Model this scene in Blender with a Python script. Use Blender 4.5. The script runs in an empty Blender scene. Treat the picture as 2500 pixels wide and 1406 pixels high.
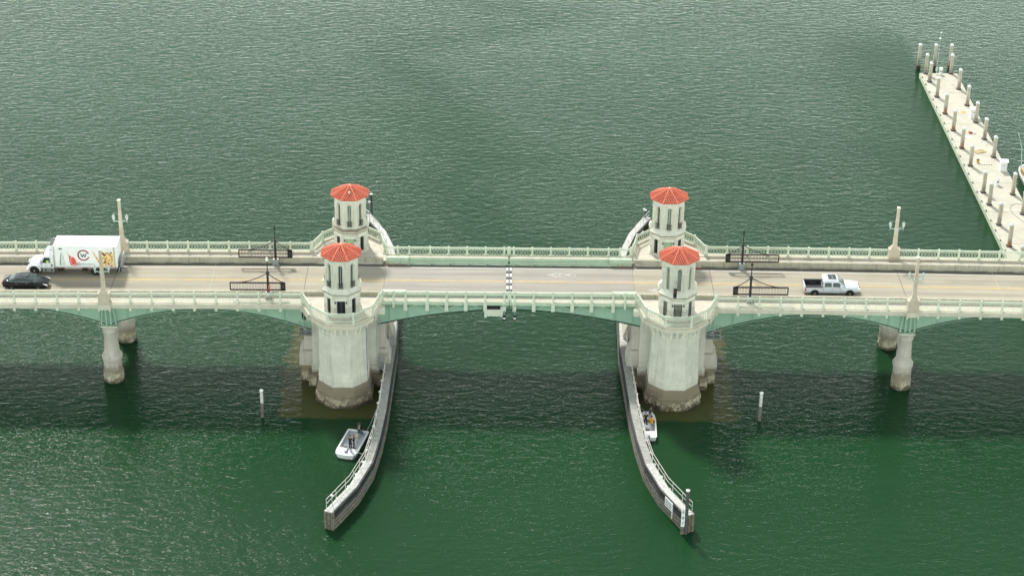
import bpy, math, random
from math import sin, cos, pi, radians, sqrt, tan, atan2
from mathutils import Matrix, Vector
random.seed(7)
SC = bpy.context.scene
COL = SC.collection

# ------------------------------------------------------------------ camera
TH, YAW, ROLL = radians(27.809), radians(0.6968), radians(0.8684)
fwd = Vector((sin(YAW)*cos(TH), cos(YAW)*cos(TH), -sin(TH)))
rgt = Vector((cos(YAW), -sin(YAW), 0.0))
upv = rgt.cross(fwd)
r2 = cos(ROLL)*rgt + sin(ROLL)*upv
u2 = -sin(ROLL)*rgt + cos(ROLL)*upv
cam = bpy.data.cameras.new('camera')
cam.sensor_width = 36.0
cam.lens = 5053.0/2500.0*36.0
cam.clip_start = 1.0
cam.clip_end = 20000.0
cam_ob = bpy.data.objects.new('camera', cam)
M = Matrix((r2, u2, -fwd)).transposed().to_4x4()
M.translation = Vector((-2.084, -197.67, 113.48))
cam_ob.matrix_world = M
COL.objects.link(cam_ob)
SC.camera = cam_ob

# ------------------------------------------------------------------ light
SUN_EL = radians(49.0)
SUN_DIR = Vector((-0.37, 0.93, 0.0)).normalized()*cos(SUN_EL) + Vector((0, 0, sin(SUN_EL)))   # towards the sun
world = bpy.data.worlds.new('World'); SC.world = world; world.use_nodes = True
wn = world.node_tree; wn.nodes.clear()
sky = wn.nodes.new('ShaderNodeTexSky'); sky.sky_type = 'NISHITA'; sky.sun_disc = False
sky.sun_elevation = SUN_EL
sky.sun_rotation = atan2(SUN_DIR.x, SUN_DIR.y)
sky.air_density = 1.0; sky.dust_density = 3.0; sky.ozone_density = 1.0
hsv = wn.nodes.new('ShaderNodeHueSaturation'); hsv.inputs['Saturation'].default_value = 0.35
bgn = wn.nodes.new('ShaderNodeBackground'); bgn.inputs['Strength'].default_value = 0.15
wout = wn.nodes.new('ShaderNodeOutputWorld')
# thin high cloud and horizon haze: a pale veil over the clear sky, brighter towards the horizon
tc = wn.nodes.new('ShaderNodeTexCoord'); sx_ = wn.nodes.new('ShaderNodeSeparateXYZ'); wn.links.new(tc.outputs['Generated'], sx_.inputs[0])
def wm(op, a, b=None, clamp=False):
    n = wn.nodes.new('ShaderNodeMath'); n.operation = op; n.use_clamp = clamp
    for i, v in enumerate((a, b)):
        if v is None: continue
        if hasattr(v, 'links'): wn.links.new(v, n.inputs[i])
        else: n.inputs[i].default_value = v
    return n.outputs[0]
hz = wm('POWER', wm('SUBTRACT', 1.0, wm('ABSOLUTE', sx_.outputs[2]), True), 5.0)
vc = wn.nodes.new('ShaderNodeMix'); vc.data_type = 'RGBA'; wn.links.new(hz, vc.inputs[0])
vc.inputs[6].default_value = (2.7, 3.05, 3.2, 1); vc.inputs[7].default_value = (33.5, 36.8, 34.0, 1)
veil = wn.nodes.new('ShaderNodeMix'); veil.data_type = 'RGBA'; veil.inputs[0].default_value = 0.82
wn.links.new(sky.outputs[0], hsv.inputs['Color']); wn.links.new(hsv.outputs[0], veil.inputs[6]); wn.links.new(vc.outputs[2], veil.inputs[7])
wn.links.new(veil.outputs[2], bgn.inputs['Color'])
wn.links.new(bgn.outputs[0], wout.inputs['Surface'])
sun = bpy.data.lights.new('sun', 'SUN'); sun.energy = 3.1; sun.angle = radians(7.0); sun.color = (1.0, 0.955, 0.88)
sun_ob = bpy.data.objects.new('sun', sun)
sun_ob.rotation_euler = SUN_DIR.to_track_quat('Z', 'Y').to_euler()
sun_ob.location = (0, 0, 80)
COL.objects.link(sun_ob)
SC.view_settings.view_transform = 'Standard'
SC.view_settings.look = 'None'
SC.view_settings.exposure = 0.48
SC.view_settings.gamma = 1.0
SC.view_settings.use_curve_mapping = False
try:
    SC.cycles.use_denoising = True
    SC.cycles.sample_clamp_direct = 2.5
    SC.cycles.max_bounces = 6
    SC.cycles.sample_clamp_indirect = 6.0
except Exception:
    pass

# ------------------------------------------------------------------ materials
def nodes_of(name):
    m = bpy.data.materials.new(name); m.use_nodes = True
    nt = m.node_tree
    return m, nt, nt.nodes['Principled BSDF']

def ramp(nt, fac, stops):
    r = nt.nodes.new('ShaderNodeValToRGB')
    el = r.color_ramp.elements
    while len(el) < len(stops): el.new(0.5)
    for e, (p, c) in zip(el, stops):
        e.position = p; e.color = (*c, 1) if len(c) == 3 else c
    nt.links.new(fac, r.inputs['Fac'])
    return r.outputs['Color']

def mixc(nt, fac, a, b, mode='MIX'):
    m = nt.nodes.new('ShaderNodeMix'); m.data_type = 'RGBA'; m.blend_type = mode
    def put(sock, v):
        if hasattr(v, 'links'): nt.links.new(v, sock)
        elif isinstance(v, (int, float)): sock.default_value = v
        else: sock.default_value = (*v, 1)
    put(m.inputs[0], fac); put(m.inputs[6], a); put(m.inputs[7], b)
    return m.outputs[2]

def mathn(nt, op, a, b=None, c=None, clamp=False):
    m = nt.nodes.new('ShaderNodeMath'); m.operation = op; m.use_clamp = clamp
    for i, v in enumerate((a, b, c)):
        if v is None: continue
        if hasattr(v, 'links'): nt.links.new(v, m.inputs[i])
        else: m.inputs[i].default_value = v
    return m.outputs[0]

def wpos(nt, scale=(1, 1, 1), rot=0.0):
    g = nt.nodes.new('ShaderNodeNewGeometry')
    mp = nt.nodes.new('ShaderNodeMapping'); mp.inputs['Scale'].default_value = scale
    mp.inputs['Rotation'].default_value = (0, 0, rot)
    nt.links.new(g.outputs['Position'], mp.inputs['Vector'])
    return mp.outputs[0]

def noise(nt, vec, scale, detail=4, rough=0.55, dist=0.0):
    n = nt.nodes.new('ShaderNodeTexNoise'); n.inputs['Scale'].default_value = scale
    n.inputs['Detail'].default_value = detail; n.inputs['Roughness'].default_value = rough
    n.inputs['Distortion'].default_value = dist
    nt.links.new(vec, n.inputs['Vector'])
    return n.outputs['Fac']

def sepz(nt):
    g = nt.nodes.new('ShaderNodeNewGeometry'); s = nt.nodes.new('ShaderNodeSeparateXYZ')
    nt.links.new(g.outputs['Position'], s.inputs[0]); return s.outputs

def sstep(nt, v, lo, hi):
    m = nt.nodes.new('ShaderNodeMapRange'); m.interpolation_type = 'SMOOTHSTEP'
    m.inputs['From Min'].default_value = lo; m.inputs['From Max'].default_value = hi
    nt.links.new(v, m.inputs['Value']); return m.outputs[0]

def plain(name, col, rough=0.6, metal=0.0, var=0.12, scale=1.5, bump=0.0, streak=0.0, dirt=(0.16, 0.14, 0.10), spec=0.5, dirt_amt=0.0):
    m, nt, b = nodes_of(name)
    v = wpos(nt)
    n1 = noise(nt, v, scale, 5, 0.6)
    d = tuple(c*(1-var) for c in col); l = tuple(min(1, c*(1+var)) for c in col)
    c = ramp(nt, n1, [(0.3, d), (0.7, l)])
    if streak > 0:
        n2 = noise(nt, wpos(nt, (3.0, 3.0, 0.25)), 1.2, 4, 0.65)
        f = mathn(nt, 'MULTIPLY', sstep(nt, n2, 0.52, 0.75), streak)
        c = mixc(nt, f, c, dirt)
    if dirt_amt > 0:
        n3 = noise(nt, v, 0.6, 7, 0.7, 0.6)
        c = mixc(nt, mathn(nt, 'MULTIPLY', sstep(nt, n3, 0.5, 0.72), dirt_amt), c, dirt)
    nt.links.new(c, b.inputs['Base Color'])
    b.inputs['Roughness'].default_value = rough; b.inputs['Metallic'].default_value = metal
    b.inputs['Specular IOR Level'].default_value = spec
    if bump > 0:
        bp = nt.nodes.new('ShaderNodeBump'); bp.inputs['Strength'].default_value = bump; bp.inputs['Distance'].default_value = 0.05
        nt.links.new(noise(nt, v, scale*8, 6, 0.7), bp.inputs['Height']); nt.links.new(bp.outputs[0], b.inputs['Normal'])
    return m

def concrete_tidal(name, col, green_top=2.3, streak=0.35):
    """concrete whose foot carries tide marks: brown algae, then oyster crust"""
    m, nt, b = nodes_of(name)
    v = wpos(nt); z = sepz(nt)[2]
    n1 = noise(nt, v, 0.9, 6, 0.6)
    c = ramp(nt, n1, [(0.3, tuple(x*0.86 for x in col)), (0.7, tuple(x*1.08 for x in col))])
    st = noise(nt, wpos(nt, (2.5, 2.5, 0.2)), 1.1, 5, 0.65)
    c = mixc(nt, mathn(nt, 'MULTIPLY', sstep(nt, st, 0.5, 0.78), streak), c, (0.20, 0.18, 0.14))
    nz = noise(nt, v, 1.6, 5, 0.7)
    zz = mathn(nt, 'ADD', z, mathn(nt, 'MULTIPLY', mathn(nt, 'SUBTRACT', nz, 0.5), 2.2))
    # brownish film fading upwards
    film = mathn(nt, 'SUBTRACT', 1.0, sstep(nt, zz, green_top-0.55, green_top+0.25))
    c = mixc(nt, mathn(nt, 'MULTIPLY', film, 0.78), c, (0.21, 0.175, 0.12))
    dark = mathn(nt, 'SUBTRACT', 1.0, sstep(nt, zz, 0.15, 0.95))
    c = mixc(nt, mathn(nt, 'MULTIPLY', dark, 0.85), c, (0.055, 0.043, 0.028))
    vo = nt.nodes.new('ShaderNodeTexVoronoi'); vo.inputs['Scale'].default_value = 5.5
    nt.links.new(v, vo.inputs['Vector'])
    band = mathn(nt, 'MULTIPLY', sstep(nt, zz, 0.1, 0.5), mathn(nt, 'SUBTRACT', 1.0, sstep(nt, zz, 0.9, 1.35)))
    oy = mathn(nt, 'MULTIPLY', band, sstep(nt, mathn(nt, 'ADD', mathn(nt, 'MULTIPLY', noise(nt, v, 1.3, 3, 0.6), 0.5), mathn(nt, 'MULTIPLY', noise(nt, v, 8.0, 4, 0.75), 0.5)), 0.45, 0.55))
    c = mixc(nt, mathn(nt, 'MULTIPLY', oy, 0.85), c, (0.52, 0.47, 0.34))
    nt.links.new(c, b.inputs['Base Color']); b.inputs['Roughness'].default_value = 0.85
    bp = nt.nodes.new('ShaderNodeBump'); bp.inputs['Strength'].default_value = 0.5; bp.inputs['Distance'].default_value = 0.06
    nt.links.new(noise(nt, v, 9, 6, 0.75), bp.inputs['Height']); nt.links.new(bp.outputs[0], b.inputs['Normal'])
    return m

MT = {}
MT['cream'] = plain('cream_concrete', (0.56, 0.53, 0.43), 0.85, var=0.10, scale=1.2, bump=0.2, streak=0.35, dirt=(0.26, 0.23, 0.17), dirt_amt=0.25)
MT['barrier'] = plain('barrier_concrete', (0.44, 0.42, 0.33), 0.9, var=0.12, scale=1.4, bump=0.2, streak=0.7, dirt=(0.17, 0.15, 0.12), dirt_amt=0.3)
MT['walk'] = plain('sidewalk_concrete', (0.56, 0.52, 0.44), 0.9, var=0.10, scale=1.0, bump=0.15, dirt=(0.30, 0.27, 0.21), dirt_amt=0.45)
MT['stone'] = plain('tower_render', (0.60, 0.595, 0.51), 0.85, var=0.09, scale=1.4, bump=0.15, streak=0.4, dirt=(0.27, 0.24, 0.19), dirt_amt=0.15)
MT['block'] = plain('ashlar_block', (0.60, 0.59, 0.51), 0.85, var=0.10, scale=2.4, bump=0.25, streak=0.25, dirt=(0.25, 0.22, 0.18), dirt_amt=0.2)
MT['joint'] = plain('mortar_joint', (0.16, 0.15, 0.13), 0.95)
MT['trim'] = plain('tower_trim', (0.68, 0.67, 0.58), 0.8, var=0.06, streak=0.2, dirt=(0.3, 0.25, 0.2))
MT['stain'] = plain('rain_stained_ledge', (0.27, 0.23, 0.17), 0.9, var=0.3, scale=2.5, streak=0.5, dirt=(0.12, 0.09, 0.06), dirt_amt=0.5)
MT['pier'] = concrete_tidal('pier_concrete', (0.59, 0.58, 0.495), 2.3, 0.42)
MT['column'] = concrete_tidal('column_concrete', (0.50, 0.465, 0.40), 2.1, 0.5)
MT['crust'] = concrete_tidal('oyster_crust', (0.22, 0.19, 0.13), 2.4, 0.6)
MT['tile'] = plain('terracotta_tile', (0.62, 0.165, 0.10), 0.75, var=0.38, scale=7, bump=0.3, dirt=(0.36, 0.09, 0.06), dirt_amt=0.5)
MT['hip'] = plain('hip_tile', (0.64, 0.175, 0.105), 0.75, var=0.14, scale=4)
MT['tile_dark'] = plain('tile_underlay', (0.20, 0.04, 0.025), 0.9)
MT['rail'] = plain('pale_green_paint', (0.58, 0.63, 0.51), 0.55, var=0.07, scale=2, dirt=(0.30, 0.33, 0.24), dirt_amt=0.2)
MT['beam'] = plain('barrier_green_paint', (0.44, 0.56, 0.42), 0.5, var=0.08, scale=1.0, streak=0.3, dirt=(0.25, 0.28, 0.2), dirt_amt=0.2)
MT['girder'] = plain('girder_green_paint', (0.29, 0.44, 0.33), 0.55, var=0.09, scale=0.5, streak=0.22, dirt=(0.10, 0.20, 0.13), dirt_amt=0.2)
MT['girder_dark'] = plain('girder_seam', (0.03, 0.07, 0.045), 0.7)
MT['black'] = plain('black_paint', (0.020, 0.018, 0.018), 0.45, var=0.3)
MT['brownblack'] = plain('rusty_black_paint', (0.035, 0.020, 0.017), 0.5, var=0.3)
MT['dark'] = plain('dark_opening', (0.012, 0.013, 0.014), 0.8)
MT['glass'] = plain('window_glass', (0.07, 0.09, 0.08), 0.12, var=0.2, scale=0.8)
MT['paleglass'] = plain('dusty_window_glass', (0.20, 0.24, 0.21), 0.25, var=0.35, scale=0.7)
MT['muntin'] = plain('glazing_bar_paint', (0.45, 0.52, 0.42), 0.5)
MT['door'] = plain('green_door_paint', (0.36, 0.52, 0.34), 0.5, streak=0.3, dirt=(0.3, 0.36, 0.25))
MT['iron'] = plain('wrought_iron', (0.03, 0.03, 0.03), 0.5)
MT['galv'] = plain('galvanised_steel', (0.36, 0.38, 0.39), 0.4, metal=0.4, var=0.15, scale=3)
MT['lampmetal'] = plain('pale_lantern_metal', (0.42, 0.52, 0.46), 0.4, var=0.15)
MT['lampglass'] = plain('lantern_glass', (0.62, 0.66, 0.62), 0.2, var=0.1)
MT['lamp_stone'] = plain('lamp_concrete', (0.50, 0.44, 0.34), 0.85, var=0.12, streak=0.4, dirt=(0.28, 0.22, 0.16))
MT['timber'] = plain('weathered_timber', (0.15, 0.14, 0.125), 0.85, var=0.4, scale=3, bump=0.5, streak=0.3, dirt=(0.2, 0.18, 0.14), dirt_amt=0.5)
MT['timber_wet'] = plain('tidal_timber', (0.15, 0.135, 0.10), 0.85, var=0.5, scale=3, bump=0.6, dirt=(0.26, 0.24, 0.18), dirt_amt=0.6)
MT['pilegrey'] = plain('tarred_pile', (0.07, 0.072, 0.075), 0.6, var=0.3, scale=2, dirt=(0.25, 0.25, 0.24), dirt_amt=0.5)
MT['wale'] = plain('black_plastic_wale', (0.030, 0.031, 0.035), 0.6, var=0.35, scale=2, dirt=(0.15, 0.15, 0.15), dirt_amt=0.3)
MT['boardwalk'] = plain('grey_walkway', (0.36, 0.36, 0.33), 0.85, var=0.22, scale=2.5, bump=0.4, dirt=(0.18, 0.18, 0.16), dirt_amt=0.5)
MT['boardwalk_pale'] = plain('bleached_walkway', (0.55, 0.55, 0.52), 0.85, var=0.22, scale=2.5, bump=0.4, dirt=(0.3, 0.3, 0.27), dirt_amt=0.4)
MT['piperail'] = plain('pink_white_pipe', (0.62, 0.58, 0.54), 0.5, var=0.15)
MT['white'] = plain('white_paint', (0.78, 0.79, 0.78), 0.45, var=0.04)
MT['white_gloss'] = plain('white_gloss', (0.80, 0.81, 0.82), 0.25, var=0.02)
MT['dock'] = plain('dock_concrete', (0.50, 0.475, 0.395), 0.9, var=0.12, scale=0.5, bump=0.2, dirt=(0.38, 0.34, 0.28), dirt_amt=0.55)
MT['dockedge'] = plain('dock_edge', (0.46, 0.48, 0.38), 0.9, var=0.15)
MT['docksea'] = plain('dock_weed_band', (0.05, 0.055, 0.03), 0.95, var=0.4)
MT['orange'] = plain('orange_plastic', (0.48, 0.10, 0.05), 0.6)
MT['yellow'] = plain('yellow_plastic', (0.62, 0.36, 0.06), 0.6)
MT['blue'] = plain('blue_tarp', (0.06, 0.16, 0.42), 0.6)
MT['wood'] = plain('pallet_wood', (0.52, 0.42, 0.24), 0.85)
MT['tyre'] = plain('tyre_rubber', (0.018, 0.018, 0.019), 0.8)
MT['rim'] = plain('alloy_rim', (0.52, 0.53, 0.54), 0.35, metal=0.5)
MT['carblack'] = plain('black_car_paint', (0.010, 0.011, 0.015), 0.12, var=0.05)
MT['carsilver'] = plain('pale_blue_grey_car_paint', (0.56, 0.60, 0.645), 0.25, var=0.02)
MT['carglass'] = plain('car_glass', (0.035, 0.06, 0.058), 0.10)
MT['chrome'] = plain('chrome', (0.65, 0.65, 0.66), 0.15, metal=0.8)
MT['headlight'] = plain('headlight_lens', (0.75, 0.77, 0.78), 0.15)
MT['taillight'] = plain('tail_light_lens', (0.45, 0.02, 0.03), 0.25)
MT['bedliner'] = plain('bed_liner', (0.03, 0.03, 0.032), 0.8)
MT['hullgrey'] = plain('boat_interior', (0.50, 0.53, 0.56), 0.6, var=0.12, scale=3, dirt=(0.25, 0.27, 0.28), dirt_amt=0.4)
MT['skin'] = plain('skin', (0.48, 0.27, 0.19), 0.6, var=0.05)
MT['hair'] = plain('brown_hair', (0.06, 0.035, 0.02), 0.8)
MT['maroon'] = plain('maroon_print', (0.28, 0.045, 0.07), 0.5)
MT['slate'] = plain('slate_print', (0.07, 0.10, 0.14), 0.5)
MT['yellow_line'] = plain('worn_yellow_line', (0.62, 0.42, 0.17), 0.85, var=0.2, scale=1.2, dirt=(0.42, 0.38, 0.30), dirt_amt=0.9)
MT['white_line'] = plain('worn_white_line', (0.62, 0.61, 0.58), 0.85, var=0.1, scale=2, dirt=(0.42, 0.40, 0.36), dirt_amt=0.7)
MT['fresh_white'] = plain('white_marking', (0.58, 0.575, 0.55), 0.8, var=0.08, scale=3, dirt=(0.42, 0.40, 0.36), dirt_amt=0.9)
MT['red'] = plain('red_lens', (0.6, 0.02, 0.05), 0.3)
MT['lime'] = plain('lime_vest', (0.45, 0.75, 0.08), 0.7)

def cloth(name, col): return plain(name, col, 0.9, var=0.15, scale=6)

def road_mat(name, base, joints=3.0, grid=False):
    m, nt, b = nodes_of(name)
    s = sepz(nt)
    v = wpos(nt)
    # long streaks along the traffic direction
    n1 = noise(nt, wpos(nt, (0.05, 1.4, 1)), 1.1, 5, 0.6)
    n2 = noise(nt, v, 0.35, 6, 0.65)
    n3 = noise(nt, v, 7.0, 4, 0.7)
    c = ramp(nt, n1, [(0.3, tuple(x*0.80 for x in base)), (0.7, tuple(x*1.14 for x in base))])
    c = mixc(nt, mathn(nt, 'MULTIPLY', sstep(nt, n2, 0.45, 0.75), 0.4), c, tuple(x*0.78 for x in base))
    c = mixc(nt, mathn(nt, 'MULTIPLY', sstep(nt, n3, 0.5, 0.8), 0.3), c, tuple(x*0.75 for x in base))
    pt = noise(nt, wpos(nt, (0.12, 0.9, 1)), 1.3, 3, 0.5)
    c = mixc(nt, mathn(nt, 'MULTIPLY', sstep(nt, pt, 0.56, 0.62), 0.28), c, tuple(x*0.66 for x in base))
    sk = noise(nt, wpos(nt, (0.03, 3.2, 1)), 1.0, 3, 0.6)
    c = mixc(nt, mathn(nt, 'MULTIPLY', sstep(nt, sk, 0.55, 0.75), 0.45), c, tuple(x*0.55 for x in base))
    # wheel-track darkening down each lane (rubber, oil)
    ay = mathn(nt, 'ABSOLUTE', s[1])
    lane = mathn(nt, 'ABSOLUTE', mathn(nt, 'SUBTRACT', ay, 1.55))
    oil = mathn(nt, 'SUBTRACT', 1.0, sstep(nt, lane, 0.1, 0.55))
    c = mixc(nt, mathn(nt, 'MULTIPLY', oil, 0.32), c, tuple(x*0.6 for x in base))
    # gutter: darker strip outside the edge lines, border broken by noise
    g = sstep(nt, mathn(nt, 'ADD', ay, mathn(nt, 'MULTIPLY', mathn(nt, 'SUBTRACT', n2, 0.5), 0.35)), 3.05, 3.45)
    c = mixc(nt, mathn(nt, 'MULTIPLY', g, 0.85), c, (0.10, 0.095, 0.085))
    nt.links.new(c, b.inputs['Base Color']); b.inputs['Roughness'].default_value = 0.9
    bp = nt.nodes.new('ShaderNodeBump'); bp.inputs['Strength'].default_value = 0.3; bp.inputs['Distance'].default_value = 0.02
    nt.links.new(noise(nt, v, 30, 3, 0.7), bp.inputs['Height']); nt.links.new(bp.outputs[0], b.inputs['Normal'])
    return m
MT['road'] = road_mat('road_concrete', (0.395, 0.362, 0.285))
MT['steeldeck'] = road_mat('bascule_deck', (0.36, 0.335, 0.295))

def water_mat():
    m, nt, b = nodes_of('river_water')
    s = sepz(nt)
    v = wpos(nt)
    big = noise(nt, wpos(nt, (0.018, 0.03, 1)), 1.0, 4, 0.55, 0.4)
    c = ramp(nt, big, [(0.3, (0.0085, 0.040, 0.0145)), (0.7, (0.0120, 0.051, 0.0190))])
    # shallow footing of the towers seen through the water
    wob = mathn(nt, 'MULTIPLY', mathn(nt, 'SUBTRACT', noise(nt, v, 0.5, 4, 0.6), 0.5), 2.6)
    ax = mathn(nt, 'ABSOLUTE', s[0]); ay = mathn(nt, 'ABSOLUTE', s[1])
    fx = mathn(nt, 'ADD', mathn(nt, 'ABSOLUTE', mathn(nt, 'SUBTRACT', ax, 18.6)), wob)
    fy = mathn(nt, 'ADD', ay, mathn(nt, 'MULTIPLY', wob, 0.4))
    mask = mathn(nt, 'MULTIPLY', mathn(nt, 'SUBTRACT', 1.0, sstep(nt, fx, 5.0, 6.1)), mathn(nt, 'SUBTRACT', 1.0, sstep(nt, fy, 11.8, 12.5)))
    c = mixc(nt, mathn(nt, 'MULTIPLY', mask, 0.75), c, (0.085, 0.080, 0.030))
    nt.links.new(c, b.inputs['Base Color'])
    b.inputs['Roughness'].default_value = 0.06
    b.inputs['IOR'].default_value = 1.26; b.inputs['Specular IOR Level'].default_value = 0.25
    # waves
    w1 = noise(nt, wpos(nt, (0.8, 1.5, 1), radians(-14)), 0.85, 2, 0.5, 0.5)
    w2a = noise(nt, wpos(nt, (0.7, 1.9, 1), radians(14)), 3.0, 2, 0.5, 0.5)
    w2b = noise(nt, wpos(nt, (0.8, 1.7, 1), radians(-24)), 3.4, 2, 0.5, 0.6)
    turn = sstep(nt, mathn(nt, 'ADD', mathn(nt, 'MULTIPLY', s[0], 0.006), noise(nt, wpos(nt, (0.012, 0.02, 1)), 1.0, 2, 0.5)), 0.36, 0.56)
    w2 = mathn(nt, 'ADD', mathn(nt, 'MULTIPLY', w2a, mathn(nt, 'SUBTRACT', 1.0, turn)), mathn(nt, 'MULTIPLY', w2b, turn))
    w3 = noise(nt, wpos(nt, (1.0, 1.4, 1), radians(18)), 6.0, 2, 0.6, 0.3)
    r2_ = mathn(nt, 'SUBTRACT', 1.0, mathn(nt, 'ABSOLUTE', mathn(nt, 'MULTIPLY', mathn(nt, 'SUBTRACT', w2, 0.5), 3.0)))
    gust = sstep(nt, noise(nt, wpos(nt, (0.02, 0.035, 1)), 1.3, 4, 0.6, 1.0), 0.32, 0.66)
    amp = mathn(nt, 'ADD', 0.84, mathn(nt, 'MULTIPLY', gust, 0.10))
    # sheltered water beside the jetty
    shel = mathn(nt, 'MULTIPLY', sstep(nt, mathn(nt, 'ADD', s[0], mathn(nt, 'MULTIPLY', s[1], 0.05)), 44, 64), mathn(nt, 'SUBTRACT', 1.0, sstep(nt, s[0], 60, 62)))
    shel = mathn(nt, 'MULTIPLY', shel, sstep(nt, s[1], 5, 20)); shel = mathn(nt, 'MULTIPLY', shel, mathn(nt, 'SUBTRACT', 1.0, sstep(nt, s[1], 90, 110)))
    amp = mathn(nt, 'MULTIPLY', amp, mathn(nt, 'SUBTRACT', 1.0, mathn(nt, 'MULTIPLY', shel, 0.45)))
    h = mathn(nt, 'ADD', mathn(nt, 'MULTIPLY', w1, 0.085), mathn(nt, 'ADD', mathn(nt, 'MULTIPLY', r2_, 0.0145), mathn(nt, 'MULTIPLY', w3, 0.0085)))
    h = mathn(nt, 'MULTIPLY', h, amp)
    bp = nt.nodes.new('ShaderNodeBump'); bp.inputs['Strength'].default_value = 1.0; bp.inputs['Distance'].default_value = 1.0
    nt.links.new(h, bp.inputs['Height']); nt.links.new(bp.outputs[0], b.inputs['Normal'])
    return m
MT['water'] = water_mat()

# ------------------------------------------------------------------ mesh helpers
class MB:
    def __init__(s): s.v = []; s.f = []; s.mi = []; s.cur = 0
    def add(s, vs, fs):
        n = len(s.v); s.v += [tuple(p) for p in vs]
        for f in fs: s.f.append(tuple(i+n for i in f)); s.mi.append(s.cur)
        return s
    def box(s, x0, x1, y0, y1, z0, z1):
        return s.add([(x0,y0,z0),(x1,y0,z0),(x1,y1,z0),(x0,y1,z0),(x0,y0,z1),(x1,y0,z1),(x1,y1,z1),(x0,y1,z1)],
                     [(0,3,2,1),(4,5,6,7),(0,1,5,4),(1,2,6,5),(2,3,7,6),(3,0,4,7)])
    def cbox(s, c, d, rz=0.0):
        x, y, z = (k/2 for k in d); n = len(s.v); s.box(-x, x, -y, y, -z, z)
        cr, sr = cos(rz), sin(rz)
        for i in range(n, len(s.v)):
            a, b, q = s.v[i]; s.v[i] = (c[0]+a*cr-b*sr, c[1]+a*sr+b*cr, c[2]+q)
        return s
    def beam(s, p0, p1, w, h, z_up=True):
        """rectangular bar between two points, width w across, height h"""
        p0 = Vector(p0); p1 = Vector(p1); d = (p1-p0).normalized()
        up = Vector((0,0,1)) if abs(d.z) < 0.95 else Vector((0,1,0))
        sd = d.cross(up).normalized(); up = sd.cross(d)
        a = sd*w/2; b = up*h/2
        vs = [p0-a-b, p0+a-b, p0+a+b, p0-a+b, p1-a-b, p1+a-b, p1+a+b, p1-a+b]
        return s.add(vs, [(0,3,2,1),(4,5,6,7),(0,1,5,4),(1,2,6,5),(2,3,7,6),(3,0,4,7)])
    def tube(s, pts, r, n=8, r1=None):
        pts = [Vector(p) for p in pts]; k = len(pts); rings = []
        for i, p in enumerate(pts):
            d = (pts[min(i+1, k-1)]-pts[max(i-1, 0)]).normalized()
            up = Vector((0,0,1)) if abs(d.z) < 0.95 else Vector((1,0,0))
            a = d.cross(up).normalized(); b = a.cross(d)
            rr = r if r1 is None else r+(r1-r)*i/(k-1)
            rings.append([p+(a*cos(2*pi*j/n)+b*sin(2*pi*j/n))*rr for j in range(n)])
        vs = [q for g in rings for q in g]; fs = []
        for i in range(k-1):
            for j in range(n):
                fs.append((i*n+j, (i+1)*n+j, (i+1)*n+(j+1) % n, i*n+(j+1) % n))
        fs.append(tuple(range(n))); fs.append(tuple((k-1)*n+j for j in reversed(range(n))))
        return s.add(vs, fs)
    def lathe(s, prof, n=16, c=(0, 0), rot=0.0, oct=False):
        """prof: (radius, z); with oct the radius is the apothem of an n-gon whose faces look along the axes"""
        k = 1/cos(pi/n) if oct else 1.0
        off = pi/n if oct else 0.0
        vs = []
        for r, z in prof:
            for j in range(n):
                a = rot+off+2*pi*j/n; vs.append((c[0]+r*k*cos(a), c[1]+r*k*sin(a), z))
        fs = []
        for i in range(len(prof)-1):
            for j in range(n):
                fs.append((i*n+j, i*n+(j+1) % n, (i+1)*n+(j+1) % n, (i+1)*n+j))
        fs.append(tuple(reversed(range(n)))); m = (len(prof)-1)*n
        fs.append(tuple(m+j for j in range(n)))
        return s.add(vs, fs)
    def prism(s, poly, a0, a1, axis='z'):
        """polygon extruded along an axis; poly gives the two other coordinates in order"""
        def P(p, a):
            return {'z': (p[0], p[1], a), 'x': (a, p[0], p[1]), 'y': (p[0], a, p[1])}[axis]
        n = len(poly); vs = [P(p, a0) for p in poly]+[P(p, a1) for p in poly]
        fs = [tuple(range(n)), tuple(n+i for i in reversed(range(n)))]
        for i in range(n): fs.append((i, n+i, n+(i+1) % n, (i+1) % n))
        return s.add(vs, fs)
    def loft(s, secs, close=True, cap=True):
        n = len(secs[0]); vs = [p for q in secs for p in q]; fs = []
        for i in range(len(secs)-1):
            for j in range(n if close else n-1):
                fs.append((i*n+j, i*n+(j+1) % n, (i+1)*n+(j+1) % n, (i+1)*n+j))
        if cap:
            fs.append(tuple(reversed(range(n)))); m = (len(secs)-1)*n; fs.append(tuple(m+j for j in range(n)))
        return s.add(vs, fs)
    def ball(s, c, r, n=10, m=6, sz=1.0):
        prof = [(r*sin(pi*i/m) if 0 < i < m else 0.001, c[2]-r*sz*cos(pi*i/m)) for i in range(m+1)]
        return s.lathe(prof, n, (c[0], c[1]))
    def mesh(s, name, mats, smooth=False):
        me = bpy.data.meshes.new(name); me.from_pydata(s.v, [], s.f)
        for mm in (mats if isinstance(mats, (list, tuple)) else [mats]): me.materials.append(MT[mm] if isinstance(mm, str) else mm)
        if len(me.materials) > 1: me.polygons.foreach_set('material_index', s.mi)
        import bmesh
        bm = bmesh.new(); bm.from_mesh(me); bmesh.ops.recalc_face_normals(bm, faces=bm.faces); bm.to_mesh(me); bm.free()
        if smooth: me.shade_smooth() if smooth is True else me.shade_auto(smooth) if hasattr(me, 'shade_auto') else None
        me.update(); return me

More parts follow.
